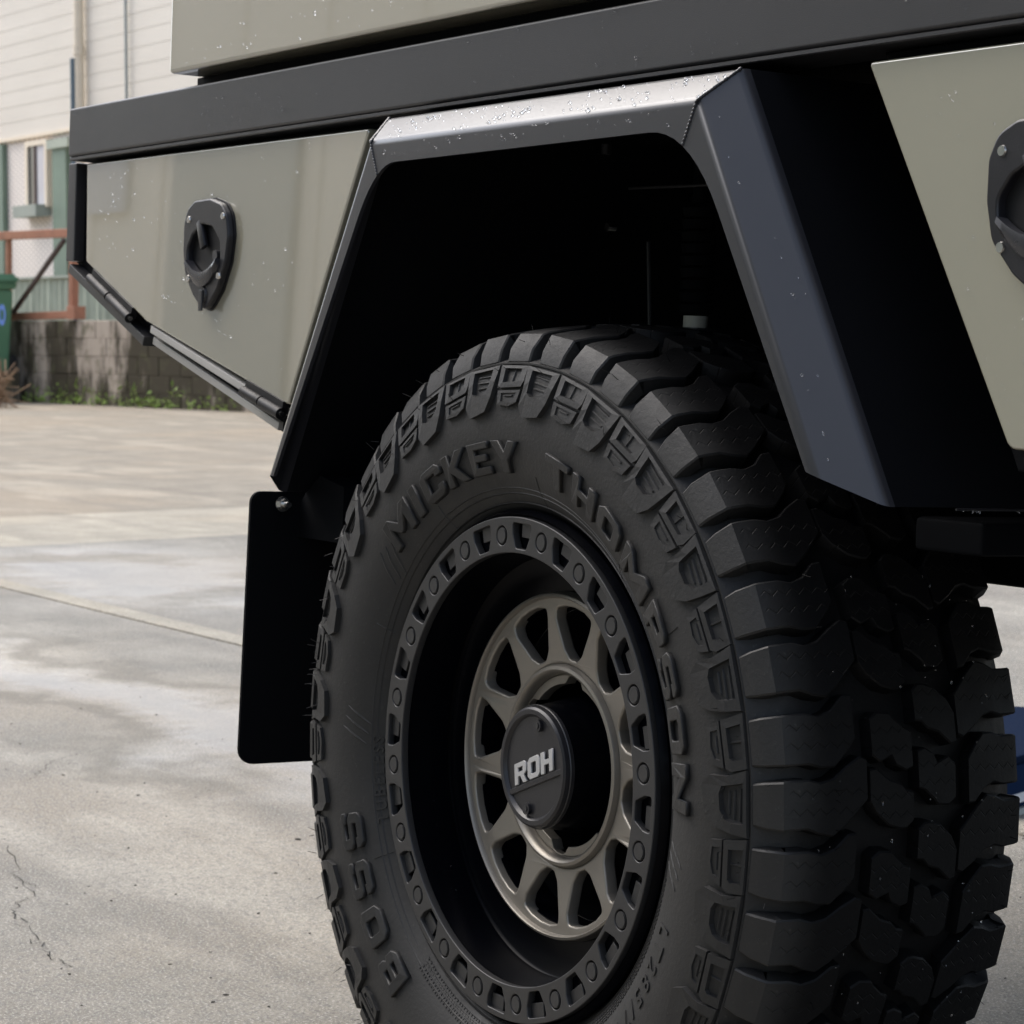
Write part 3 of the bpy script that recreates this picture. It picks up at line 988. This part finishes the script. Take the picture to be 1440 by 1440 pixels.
# fine circular beads near the rim
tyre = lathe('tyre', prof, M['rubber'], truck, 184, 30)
tyre.location = (0, 0, HUB)
for (R, h) in ((.2465, .0016), (.2555, .0010), (.2605, .0008)):
    lathe('bead_line', [(sw(R - .0012) + .0005, R - .0012), (sw(R) - h, R), (sw(R + .0012) + .0005, R + .0012)], M['rubber'], tyre, 160)

NP = 46
PIT = 2 * PI / NP


def polar(a, R, y): return (R * math.sin(a), y, R * math.cos(a))


def lug_mesh(stations, flip=False):
    """stations: (y, R, ny, nR, sL, sR, depth), s in pitches; columns floor, edge, inset top"""
    vs, fs = [], []
    bv_ = 0.0016
    for (y, R, ny, nR, sL, sR, dep) in stations:
        aL, aR = sL * PIT, sR * PIT
        ba = bv_ / R
        for (a, d) in ((aL - ba * .8, dep), (aL, bv_ * .8), (aL + ba, 0), (aR - ba, 0), (aR, bv_ * .8), (aR + ba * .8, dep)):
            vs.append(polar(-a if flip else a, R - nR * d, (y - ny * d) * (-1 if flip else 1)))
    m = len(stations)
    for i in range(m - 1):
        for c in range(5):
            a = i * 6 + c
            fs.append((a, a + 1, a + 7, a + 6))
    fs.append(tuple(range(0, 6)))
    fs.append(tuple(reversed(range((m - 1) * 6, m * 6))))
    bm = bmesh.new(); me = mesh_from(vs, fs, 'lug'); bm.from_mesh(me); bpy.data.meshes.remove(me)
    me = bm_mesh(bm, 'lug')
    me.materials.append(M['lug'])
    for p in me.polygons:
        p.use_smooth = True
    me.set_sharp_from_angle(angle=math.radians(30))
    return me


def st(y, sL, sR, dep=.015): return (y, crown(y), 0, 1, sL, sR, dep)
lugA = [(-.1375, .3775, -.9, .4, -.33, .33, .006), (-.1345, .389, -.85, .5, -.35, .35, .012), (-.1265, .4035, -.6, .8, -.36, .36, .014),
        st(-.121, -.37, .35), st(-.105, -.38, .34), st(-.094, -.33, .42), st(-.082, -.38, .46), st(-.070, -.54, .30), st(-.056, -.68, .06), st(-.050, -.64, -.04)]
lugB = [(-.1375, .3775, -.9, .4, -.36, .36, .006), (-.1345, .389, -.85, .5, -.37, .37, .012), (-.1240, .4032, -.6, .8, -.37, .37, .014),
        st(-.118, -.37, .37), st(-.104, -.38, .36), st(-.092, -.33, .42), st(-.080, -.40, .42), st(-.068, -.60, .22), st(-.060, -.62, .05)]
mid1 = [st(-.047, -.58, -.12), st(-.041, -.60, .06), st(-.028, -.42, .24), st(-.016, -.36, .30), st(-.010, -.26, .30), st(-.003, -.24, .20)]
mid2 = [st(-.044, -.34, .18), st(-.036, -.44, .28), st(-.024, -.42, .20), st(-.020, -.34, .34), st(-.010, -.20, .42), st(-.003, -.16, .38)]
meshes = dict(sA=lug_mesh(lugA), sB=lug_mesh(lugB), fA=lug_mesh(lugA, True), fB=lug_mesh(lugB, True), m1=lug_mesh(mid1), m2=lug_mesh(mid2), n1=lug_mesh(mid1, True), n2=lug_mesh(mid2, True))


def around(nm, me, a, par=None):
    o = bpy.data.objects.new(nm, me); COL.objects.link(o); o.parent = par or tyre
    o.rotation_euler = (0, a, 0)
    return o


for i in range(NP):
    a = i * PIT + random.uniform(-.004, .004)
    k = i % 2
    around('shoulder_lug', meshes['sA' if k else 'sB'], a)
    around('shoulder_lug', meshes['fA' if k else 'fB'], a + PIT * .45)
    around('tread_block', meshes['m1' if k else 'm2'], a + PIT * .1)
    around('tread_block', meshes['n1' if k else 'n2'], a + PIT * .62)

# raised blocks on the sidewall: frame with sunk pocket
def frame_mesh(outer, inner, h, hin, ribs=()):
    vs, fs = [], []
    n = len(outer)
    def sp(s, R, hh): return polar(s * PIT, R, sw(R) - hh)
    for (s, R) in outer: vs.append(sp(s * 1.03, R, -.001))
    for (s, R) in outer: vs.append(sp(s, R, h))
    for (s, R) in inner: vs.append(sp(s, R, h))
    for (s, R) in inner: vs.append(sp(s * .97, R, hin))
    for r in range(3):
        for i in range(n):
            j = (i + 1) % n
            fs.append((r * n + i, r * n + j, (r + 1) * n + j, (r + 1) * n + i))
    fs.append(tuple(range(3 * n, 4 * n)))
    for (s0, R0, s1, R1, wd_) in ribs:
        b = len(vs)
        for (s, R) in ((s0, R0), (s1, R1)):
            for dd, hh in ((-wd_, hin), (-wd_ * .4, hin + .0014), (wd_ * .4, hin + .0014), (wd_, hin)):
                vs.append(sp(s, R + dd, hh) if abs(s1 - s0) > .05 else sp(s + dd / .36 / PIT, R, hh))
        fs += [(b, b + 1, b + 5, b + 4), (b + 1, b + 2, b + 6, b + 5), (b + 2, b + 3, b + 7, b + 6)]
    bm = bmesh.new(); me = mesh_from(vs, fs, 'sidewall_block'); bm.from_mesh(me); bpy.data.meshes.remove(me)
    me = bm_mesh(bm, 'sidewall_block'); me.materials.append(M['rubber'])
    return me


A_o = [(-.56, .3738), (.50, .3738), (.47, .3590), (.40, .3440), (.22, .3310), (-.34, .3270), (-.50, .3370), (-.47, .3560)]
A_i = [(-.36, .3705), (.30, .3705), (.30, .3600), (.25, .3530), (.10, .3480), (-.18, .3470), (-.31, .3500), (-.33, .3600)]
fA = frame_mesh(A_o, A_i, .0052, .0006, [(-.26, .3655, .26, .3645, .0009), (-.24, .3600, .24, .3590, .0009), (-.22, .3545, .16, .3540, .0009)])
B_o = [(-.47, .3738), (.42, .3738), (.46, .3600), (.40, .3545), (-.40, .3525)]
B_i = [(-.30, .3708), (.26, .3708), (.29, .3615), (.24, .3588), (-.26, .3575)]
fB = frame_mesh(B_o, B_i, .0044, .0004, [(-.02, .3704, -.02, .3582, .0012)])
C_o = [(-.40, .3500), (.40, .3515), (.34, .3400), (.06, .3355), (-.36, .3370)]
C_i = [(-.26, .3475), (.27, .3485), (.23, .3425), (.02, .3388), (-.24, .3398)]
fC = frame_mesh(C_o, C_i, .0036, .0022, [(-.16, .3450, .14, .3455, .0008)])
for i in range(NP):
    a = i * PIT
    if i % 2: around('sidewall_block', fA, a)
    else:
        around('sidewall_block', fB, a); around('sidewall_block', fC, a)


# raised lettering: block capitals drawn as outlines on a unit grid
def oct_(x0, x1, y0, y1, c): return [(x0 + c, y0), (x1 - c, y0), (x1, y0 + c), (x1, y1 - c), (x1 - c, y1), (x0 + c, y1), (x0, y1 - c), (x0, y0 + c)]
T_ = .25
GL = {
    'M': (1.12, [[(0, 0), (0, 1), (.27, 1), (.56, .56), (.85, 1), (1.12, 1), (1.12, 0), (.87, 0), (.87, .60), (.62, .22), (.50, .22), (.25, .60), (.25, 0)]]),
    'I': (.27, [[(0, 0), (.27, 0), (.27, 1), (0, 1)]]),
    'C': (.86, [[(.86, .36), (.86, .16), (.70, 0), (.16, 0), (0, .16), (0, .84), (.16, 1), (.70, 1), (.86, .84), (.86, .64), (.61, .64), (.61, .76), (.25, .76), (.25, .24), (.61, .24), (.61, .36)]]),
    'K': (.92, [[(0, 0), (0, 1), (.26, 1), (.26, .62), (.60, 1), (.92, 1), (.48, .52), (.92, 0), (.60, 0), (.26, .40), (.26, 0)]]),
    'E': (.78, [[(0, 0), (0, 1), (.78, 1), (.78, .78), (.26, .78), (.26, .61), (.68, .61), (.68, .40), (.26, .40), (.26, .22), (.78, .22), (.78, 0)]]),
    'Y': (.94, [[(.34, 0), (.34, .40), (0, 1), (.29, 1), (.47, .64), (.65, 1), (.94, 1), (.60, .40), (.60, 0)]]),
    'T': (.86, [[(.30, 0), (.30, .76), (0, .76), (0, 1), (.86, 1), (.86, .76), (.56, .76), (.56, 0)]]),
    'H': (.88, [[(0, 0), (0, 1), (.26, 1), (.26, .62), (.62, .62), (.62, 1), (.88, 1), (.88, 0), (.62, 0), (.62, .39), (.26, .39), (.26, 0)]]),
    'O': (.90, [oct_(0, .90, 0, 1, .17), oct_(.26, .64, .24, .76, .05)]),
    'P': (.86, [[(0, 0), (0, 1), (.70, 1), (.86, .86), (.86, .50), (.70, .34), (.26, .34), (.26, 0)], [(.26, .56), (.60, .56), (.60, .78), (.26, .78)]]),
    'R': (.90, [[(0, 0), (0, 1), (.72, 1), (.88, .86), (.88, .52), (.72, .38), (.68, .38), (.92, 0), (.63, 0), (.42, .36), (.26, .36), (.26, 0)], [(.26, .57), (.62, .57), (.62, .78), (.26, .78)]]),
    'S': (.84, [[(0, .30), (0, .14), (.14, 0), (.70, 0), (.84, .14), (.84, .48), (.70, .61), (.25, .61), (.25, .78), (.59, .78), (.59, .70), (.84, .70), (.84, .86), (.70, 1), (.14, 1), (0, .86), (0, .54), (.14, .41), (.59, .41), (.59, .22), (.25, .22), (.25, .30)]]),
    'N': (.92, [[(0, 0), (0, 1), (.26, 1), (.66, .42), (.66, 1), (.92, 1), (.92, 0), (.66, 0), (.26, .58), (.26, 0)]]),
    'B': (.88, [[(0, 0), (0, 1), (.70, 1), (.84, .88), (.84, .62), (.76, .52), (.88, .42), (.88, .14), (.74, 0)], [(.26, .60), (.58, .60), (.58, .79), (.26, .79)], [(.26, .21), (.61, .21), (.61, .41), (.26, .41)]]),
    'A': (.96, [[(0, 0), (.32, 1), (.64, 1), (.96, 0), (.69, 0), (.63, .20), (.33, .20), (.27, 0)], [(.40, .40), (.56, .40), (.48, .70)]]),
    'J': (.72, [[(0, .30), (0, .14), (.14, 0), (.58, 0), (.72, .14), (.72, 1), (.46, 1), (.46, .22), (.26, .22), (.26, .30)]]),
}


def glyph(ch, size, th, bev):
    w_, lp = GL[ch]
    me = curve_plate('letter', [[((x - w_ / 2) * size, y * size) for x, y in l] for l in lp], th, bev, 1)
    return me, w_ * size


def letter(ch, ang, h, R0, wide=1.0, shear=0.0):
    me, w_ = glyph(ch, h, .0034, .0008)
    for v in me.vertices:
        x, y, d = v.co
        R = R0 + y; a = (x * wide + shear * y) / (R0 + h * .5)
        v.co = Vector(polar(a, R, sw(R) - (d + .0026) + .0006))
    o = link('raised_letter', me, M['rubber'], tyre)
    o.rotation_euler = (0, math.radians(ang), 0)


for ch, a in (('M', -42.5), ('I', -34.6), ('C', -27.4), ('K', -18.6), ('E', -9.8), ('Y', -1.0),
              ('T', 16.8), ('H', 26.0), ('O', 35.6), ('M', 46.4), ('P', 57.0), ('S', 66.0), ('O', 75.0), ('N', 84.4),
              ('B', -202), ('A', -192.5), ('J', -184), ('A', -176), ('B', -142.4), ('O', -131.6), ('S', -121.2), ('S', -111.2)):
    letter(ch, a, .0300, .2740, 1.48, .06)


def small_text(s, a0, size, R, ext=.0009, sp=1.15, side=1):
    """a run of small raised print as one mesh, centred on angle a0"""
    me = text_mesh(s, size, ext / 2, .0002, 0, 0, sp)
    xs = [v.co.x for v in me.vertices]; cx = (min(xs) + max(xs)) / 2
    for v in me.vertices:
        Rr = R + v.co.y
        v.co = Vector(polar((v.co.x - cx) / R, Rr, sw(Rr) - v.co.z - ext / 2 + .0003))
    o = link('small_lettering', me, M['rubber'], tyre)
    o.rotation_euler = (0, math.radians(a0), 0)


small_text('LT285/70R17', 127, .0235, .2785, .0016, 1.42)
small_text('TUBELESS', -101, .0150, .2490, .0014, 1.4)
# worn, unreadable rows of fine moulded dashes
for (a0, a1, R0) in ((102, 158, .2515), (-172, -146, .2520)):
    vs, fs = [], []
    for row in range(4):
        R = R0 + row * .0034
        a = a0
        while a < a1:
            L_ = random.uniform(.35, .8)
            b0 = len(vs)
            for aa in (a, a + L_):
                for dR, hh in ((-.0011, -.0003), (-.0007, .0009), (.0007, .0009), (.0011, -.0003)):
                    vs.append(polar(math.radians(aa), R + dR, sw(R + dR) - hh))
            fs += [(b0, b0 + 1, b0 + 5, b0 + 4), (b0 + 1, b0 + 2, b0 + 6, b0 + 5), (b0 + 2, b0 + 3, b0 + 7, b0 + 6), (b0, b0 + 3, b0 + 2, b0 + 1), (b0 + 4, b0 + 5, b0 + 6, b0 + 7)]
            a += L_ + random.uniform(.3, .6)
    tag(link('moulded_dashes', mesh_from(vs, fs, 'moulded_dashes'), M['rubber'], tyre), kind='stuff')
for a0 in (94.5, -55.0, -93.0):
    bm = bmesh.new()
    for k in range(3):
        n0 = None
        for j in range(6):
            t = j / 5
            R = .266 + .030 * t - k * .003; a = math.radians(k * 2.1 + t * 3.2)
            wdt = .0020 * math.sin(PI * min(.98, t * .96 + .02)) + .0002
            v = [bm.verts.new(polar(a - wdt / R, R, sw(R) - .0002)), bm.verts.new(polar(a, R, sw(R) - .0009)), bm.verts.new(polar(a + wdt / R, R, sw(R) - .0002))]
            if n0:
                bm.faces.new((n0[0], n0[1], v[1], v[0])); bm.faces.new((n0[1], n0[2], v[2], v[1]))
            n0 = v
    o = link('slash_mark', bm_mesh(bm, 'slash_mark'), M['rubber'], tyre)
    o.rotation_euler = (0, math.radians(a0), 0)

# mould seams on the sidewall
for a0, R0, R1 in ((-30, .246, .272), (8, .246, .275), (40, .248, .268), (88, .25, .27), (-66, .25, .272), (-118, .25, .27), (60, .30, .32)):
    a = math.radians(a0); vs = []
    for k in range(7):
        R = R0 + (R1 - R0) * k / 6
        for dd, hh in ((-.0006, -.0003), (0, .0007), (.0006, -.0003)): vs.append(polar(a + dd / R, R, sw(R) - hh))
    fs = []
    for k in range(6):
        b0 = 3 * k; fs += [(b0, b0 + 1, b0 + 4, b0 + 3), (b0 + 1, b0 + 2, b0 + 5, b0 + 4)]
    link('mould_seam', mesh_from(vs, fs, 'mould_seam'), M['rubber'], tyre)

# thin rubber moulding hairs
bm = bmesh.new()
for i in range(230):
    a = random.uniform(0, 2 * PI)
    R, y = random.choice(((.352, -.1475), (.368, -.142), (.395, -.133), (.412, -.08), (.418, -.02), (.404, .115)))
    p = Vector(polar(a, R, y)); nrm = Vector(polar(a, R, 0)).normalized()
    d = (nrm * (0.5 if y < -.1 else 1) + Vector((0, -1 if y < -.1 else 0, 0)) + Vector((random.gauss(0, .3), random.gauss(0, .3), random.gauss(0, .3)))).normalized()
    tube_bm(bm, p, p + d * random.uniform(.005, .012), .0004, .0002, 4, False)
o = link('moulding_hairs', bm_mesh(bm, 'moulding_hairs'), M['rubber'], tyre)
tag(o, kind='stuff')

# ================================================================== WHEEL
rim = lathe('wheel_rim', [(-.123, .232), (-.127, .2365), (-.1205, .2405), (-.112, .238), (-.10, .2300), (-.1228, .2295), (-.1228, .2000), (-.080, .1975), (-.0762, .2010), (-.0735, .1985), (-.0700, .1800), (-.0690, .150), (-.040, .148), (.09, .19), (.11, .23)], M['barrel'], truck, 160)
rim.location = (0, 0, HUB)


def rim_plate(nm, loops, depth, bev, mat, fy, par=rim, smooth=35):
    """plate whose 2D x,y become x,z; fy(R) gives the y of its front face"""
    me = curve_plate(nm, loops, depth, bev)
    for v in me.vertices:
        x, z, d = v.co
        R = math.hypot(x, z)
        v.co = Vector((x, fy(R) - (d - depth / 2 - bev), z))
    me.flip_normals() if False else None
    return link(nm, me, mat, par, smooth=smooth)


def circ(R, n, cx=0, cz=0, ph=0): return [(cx + R * math.cos(ph + 2 * PI * k / n), cz + R * math.sin(ph + 2 * PI * k / n)) for k in range(n)]


PH = p_bolt = 0.12879                         # bolt phase, screen-left rotation from the top
RB = .2165
loops = [circ(.2338, 160), circ(.2002, 160)]
for k in range(20):
    a = -(PH + (k + .5) * PI / 10)            # clockwise angle from the top
    def q(da, R): return (R * math.sin(a + da), R * math.cos(a + da))
    tr = [q(-.0160 / .228, .2285), q(.0160 / .228, .2285), q(.0150 / .218, .2180), q(.0085 / .205, .2045), q(-.0085 / .205, .2045), q(-.0150 / .218, .2180)]
    loops.append(rounded(tr, .0028, 4))
for k in range(20):
    a = -(PH + k * PI / 10)
    loops.append(circ(.0092, 22, RB * math.sin(a), RB * math.cos(a)))
ring = rim_plate('beadlock_ring', loops, .0062, .0009, M['ring'], lambda R: -.131)
# ledges seen inside the pockets
pk = []
for k in range(20):
    a = -(PH + (k + .5) * PI / 10)
    def q(da, R): return (R * math.sin(a + da), R * math.cos(a + da))
    me = curve_plate('pocket_ledge', [[q(-.006 / .226, .2285), q(.0150 / .226, .2285), q(.0135 / .215, .2150), q(-.006 / .215, .2150)]], .002, .0005, 1)
    for v in me.vertices: x, z, d = v.co; v.co = Vector((x, -.1250 - d, z))
    link('pocket_ledge', me, M['ring'], rim)
bolt = None
for k in range(20):
    a = -(PH + k * PI / 10)
    if bolt is None:
        bm = bmesh.new()
        tube_bm(bm, (0, 0, 0), (0, -.0082, 0), .0076, .0076, 24)
        bmesh.ops.recalc_face_normals(bm, faces=bm.faces[:])
        bmesh.ops.bevel(bm, geom=[e for e in bm.edges if all(v.co.y < -.008 for v in e.verts)], offset=.0008, segments=2, affect='EDGES')
        bolt = bm_mesh(bm, 'ring_bolt'); bolt.materials.append(M['ring'])
        for p in bolt.polygons: p.use_smooth = True
        bolt.set_sharp_from_angle(angle=math.radians(30))
    o = bpy.data.objects.new('ring_bolt', bolt); COL.objects.link(o); o.parent = rim
    o.location = (RB * math.sin(a), -.1232, RB * math.cos(a))

# bronze spoke disc: 12 rounded windows, moulded hub ring, six lug notches
PW = math.radians(-8.0)
def disc_y(R):
    if R < .092: return -.066
    if R > .153: return -.0775
    t = (R - .092) / (.153 - .092)
    return -.0715 - .006 * t * t * (3 - 2 * t) - .0015 * math.sin(PI * t)
loops = [circ(.160, 144)]
WN_ = 12
for k in range(WN_):
    a = PW + 2 * PI * (k + .5) / WN_ 
    def q(da, R): return (R * math.sin(a + da), R * math.cos(a + da))
    tr = [q(-.0305 / .15, .1480), q(-.0160 / .15, .1508), q(0, .1515), q(.0160 / .15, .1508), q(.0305 / .15, .1480), q(.0290 / .14, .138), q(.0150 / .11, .110), q(.006 / .1, .1015), q(-.006 / .1, .1015), q(-.0150 / .11, .110), q(-.0290 / .14, .138)]
    loops.append(rounded(tr, [.0045, 0, 0, 0, .0045, .006, .010, .006, .006, .010, .006], 4))
# subdivide the radial span with a hub loop hole
loops.append(circ(.0955, 96))
rim_plate('spoke_disc', loops, .009, .0022, M['bronze'], disc_y)
lathe('disc_rim', [(-.066, .1640), (-.0775, .1632), (-.0815, .1615), (-.0825, .1592), (-.0805, .1578), (-.076, .1572), (-.07, .157)], M['bronze'], rim, 144)
lathe('hub_ring', [(-.064, .0960), (-.0725, .0955), (-.0765, .0935), (-.0775, .0905), (-.0760, .0880), (-.0700, .0858), (-.0640, .0852), (-.0618, .0858)], M['bronze'], rim, 120)
hub_outline = []
PL = math.radians(5)
for k in range(180):
    a = 2 * PI * k / 180
    d = ((a - PL + PI / 6) % (PI / 3)) - PI / 6
    w_ = .0125 / .078
    R = .0765
    if abs(d) < w_: R = .0765 + .0085 * math.sqrt(max(0, 1 - (d / w_) ** 2)) ** .7
    hub_outline.append((R * math.sin(a), R * math.cos(a)))
rim_plate('lug_plate', [circ(.0853, 96), hub_outline], .010, .0008, M['bronze'], lambda R: -.0665)
lathe('hub_well', [(-.060, .0842), (.02, .082), (.02, .02)], M['barrel'], rim, 72)
lathe('wheel_back', [(-.035, .149), (.03, .12), (.03, .08)], M['liner'], rim, 72)
# centre cap
lathe('cap_barrel', [(.02, .074), (-.045, .066), (-.090, .0580), (-.0955, .0577)], M['barrel'], rim, 96, 30)
lathe('centre_cap', [(-.0956, .0577), (-.0985, .0575), (-.1045, .0562), (-.1062, .0540), (-.1062, .0498), (-.1045, .0480), (-.1028, .0470), (-.1028, 0.0001)], M['plastic'], rim, 96, 30)
lathe('cap_groove', [(-.0985, .0576), (-.0995, .0583), (-.1005, .0576)], M['ring'], rim, 96)
for a in (math.radians(10), math.radians(190)):
    for nm, r_, yy, mt in (('cap_boss', .0058, -.1062, 'plastic'), ('cap_screw', .0030, -.1070, 'ring')):
        x, z = .0405 * math.sin(a), .0405 * math.cos(a)
        tube(nm, (x, -.1025, z), (x, yy, z), r_, M[mt], rim, n=18)
ROT = Matrix.Rotation(math.radians(-21), 4, 'Y')
cb = box('cap_bar', -.0465, .0465, -.1048, -.1020, -.0170, -.0115, M['plastic'], rim, 0.0006, 1, ROT)
x_ = -.0385
bml = bmesh.new()
for ch in 'ROH':
    me, w_ = glyph(ch, .0195, .0014, .0003)
    for v in me.vertices:
        x, y, d = v.co
        v.co = Vector((x_ + (x + w_ / 2) * 1.22 + y * .24, -d, y))
    x_ += w_ * 1.22 + .0022
    bml.from_mesh(me); bpy.data.meshes.remove(me)
bml.transform(Matrix.Translation((0, -.1042, 0)) @ ROT @ Matrix.Translation((0.004, 0, -.0102)))
me = bm_mesh(bml, 'logo', False)
link('logo', me, M['silver'], rim)

# ================================================================== water droplets
def drops(nm, n, corner_fn, normal, par, rmin=.0006, rmax=.0020, seedk=1):
    rnd = random.Random(seedk)
    bm = bmesh.new()
    q = Vector(normal).normalized().to_track_quat('Z', 'Y').to_matrix().to_4x4()
    for i in range(n):
        u, v = rnd.random(), rnd.random()
        if rnd.random() < .6 and i: u = min(1, max(0, lu + rnd.gauss(0, .05))); v = min(1, max(0, lv + rnd.gauss(0, .15)))
        lu, lv = u, v
        p = corner_fn(u, v)
        if p is None: continue
        r = rmin + (rmax - rmin) * rnd.random() ** 2.6
        T = Matrix.Translation(p) @ q @ Matrix.Diagonal((r * rnd.uniform(.8, 1.15), r * rnd.uniform(.8, 1.25), r * .85, 1))
        bmesh.ops.create_icosphere(bm, subdivisions=2, radius=1, matrix=T)
    if not bm.verts: return
    o = link(nm, bm_mesh(bm, nm), M['water'], par)
    for p in o.data.polygons: p.use_smooth = True
    tag(o, kind='stuff')
    return o


def quad(a, b, c, d):
    a, b, c, d = map(Vector, (a, b, c, d))
    return lambda u, v: (a.lerp(b, u)).lerp(d.lerp(c, u), v)


rail = bpy.data.objects['side_rail']
drops('water_droplets', 110, quad((-1.18, -.1002, Z(.638)), (.75, -.1002, Z(.638)), (.75, -.1002, Z(.692)), (-1.18, -.1002, Z(.692))), (0, -1, 0), rail, seedk=3, rmax=.0018)
drops('water_droplets', 90, quad((-1.13, -.0902, Z(.615)), (-.42, -.0902, Z(.612)), (-.56, -.0902, Z(.36)), (-1.1, -.0902, Z(.50))), (0, -1, 0), rd, seedk=5, rmax=.0017)
drops('water_droplets', 40, quad((.46, -.0902, Z(.60)), (.62, -.0902, Z(.60)), (.62, -.0902, Z(.34)), (.59, -.0902, Z(.34))), (0, -1, 0), fd, seedk=6, rmax=.0014)
drops('water_droplets', 170, quad((-.25, -.158, Z(.5945)), (.29, -.158, Z(.5945)), (.30, -.134, Z(.6165)), (-.262, -.134, Z(.6165))), (0, -1, 1), flare, seedk=8, rmin=.0006, rmax=.0019)
drops('water_droplets', 40, quad((-.22, -.1603, Z(.572)), (.25, -.1603, Z(.572)), (.28, -.1603, Z(.588)), (-.24, -.1603, Z(.588))), (0, -1, 0), flare, seedk=9, rmax=.0016)
drops('water_droplets', 14, quad((.31, -.155, Z(.58)), (.325, -.135, Z(.59)), (.50, -.135, Z(.29)), (.465, -.155, Z(.31))), (.6, -.7, .35), flare, seedk=10, rmax=.0014)
cano = bpy.data.objects['canopy']
drops('water_droplets', 40, quad((-.84, -.1102, c1.z + .006), (-.2, -.1102, c1.z + .006), (-.2, -.1102, c1.z + .05), (-.84, -.1102, c1.z + .05)), (0, -1, 0), cano, seedk=12, rmax=.0018)
drops('water_droplets', 30, quad((.515, -.055, Z(.2715)), (.515, .1, Z(.2715)), (.515, .1, Z(.2705)), (.515, -.055, Z(.2705))), (1, 0, 0), truck, seedk=14, rmax=.0014)
def tread_pt(u, v):
    a = math.radians(60 + 70 * u); y = -.11 + .2 * v
    return Vector(polar(a, crown(y) + .0003, y))
drops('water_droplets', 90, tread_pt, (1, 0, 0), tyre, seedk=15, rmin=.0004, rmax=.0012)
drops('water_droplets', 14, lambda u, v: Vector(polar(math.radians(200 + 60 * u), .1985, -.118 + .035 * v)), (.6, -.3, .6), rim, seedk=16, rmin=.0005, rmax=.0014)
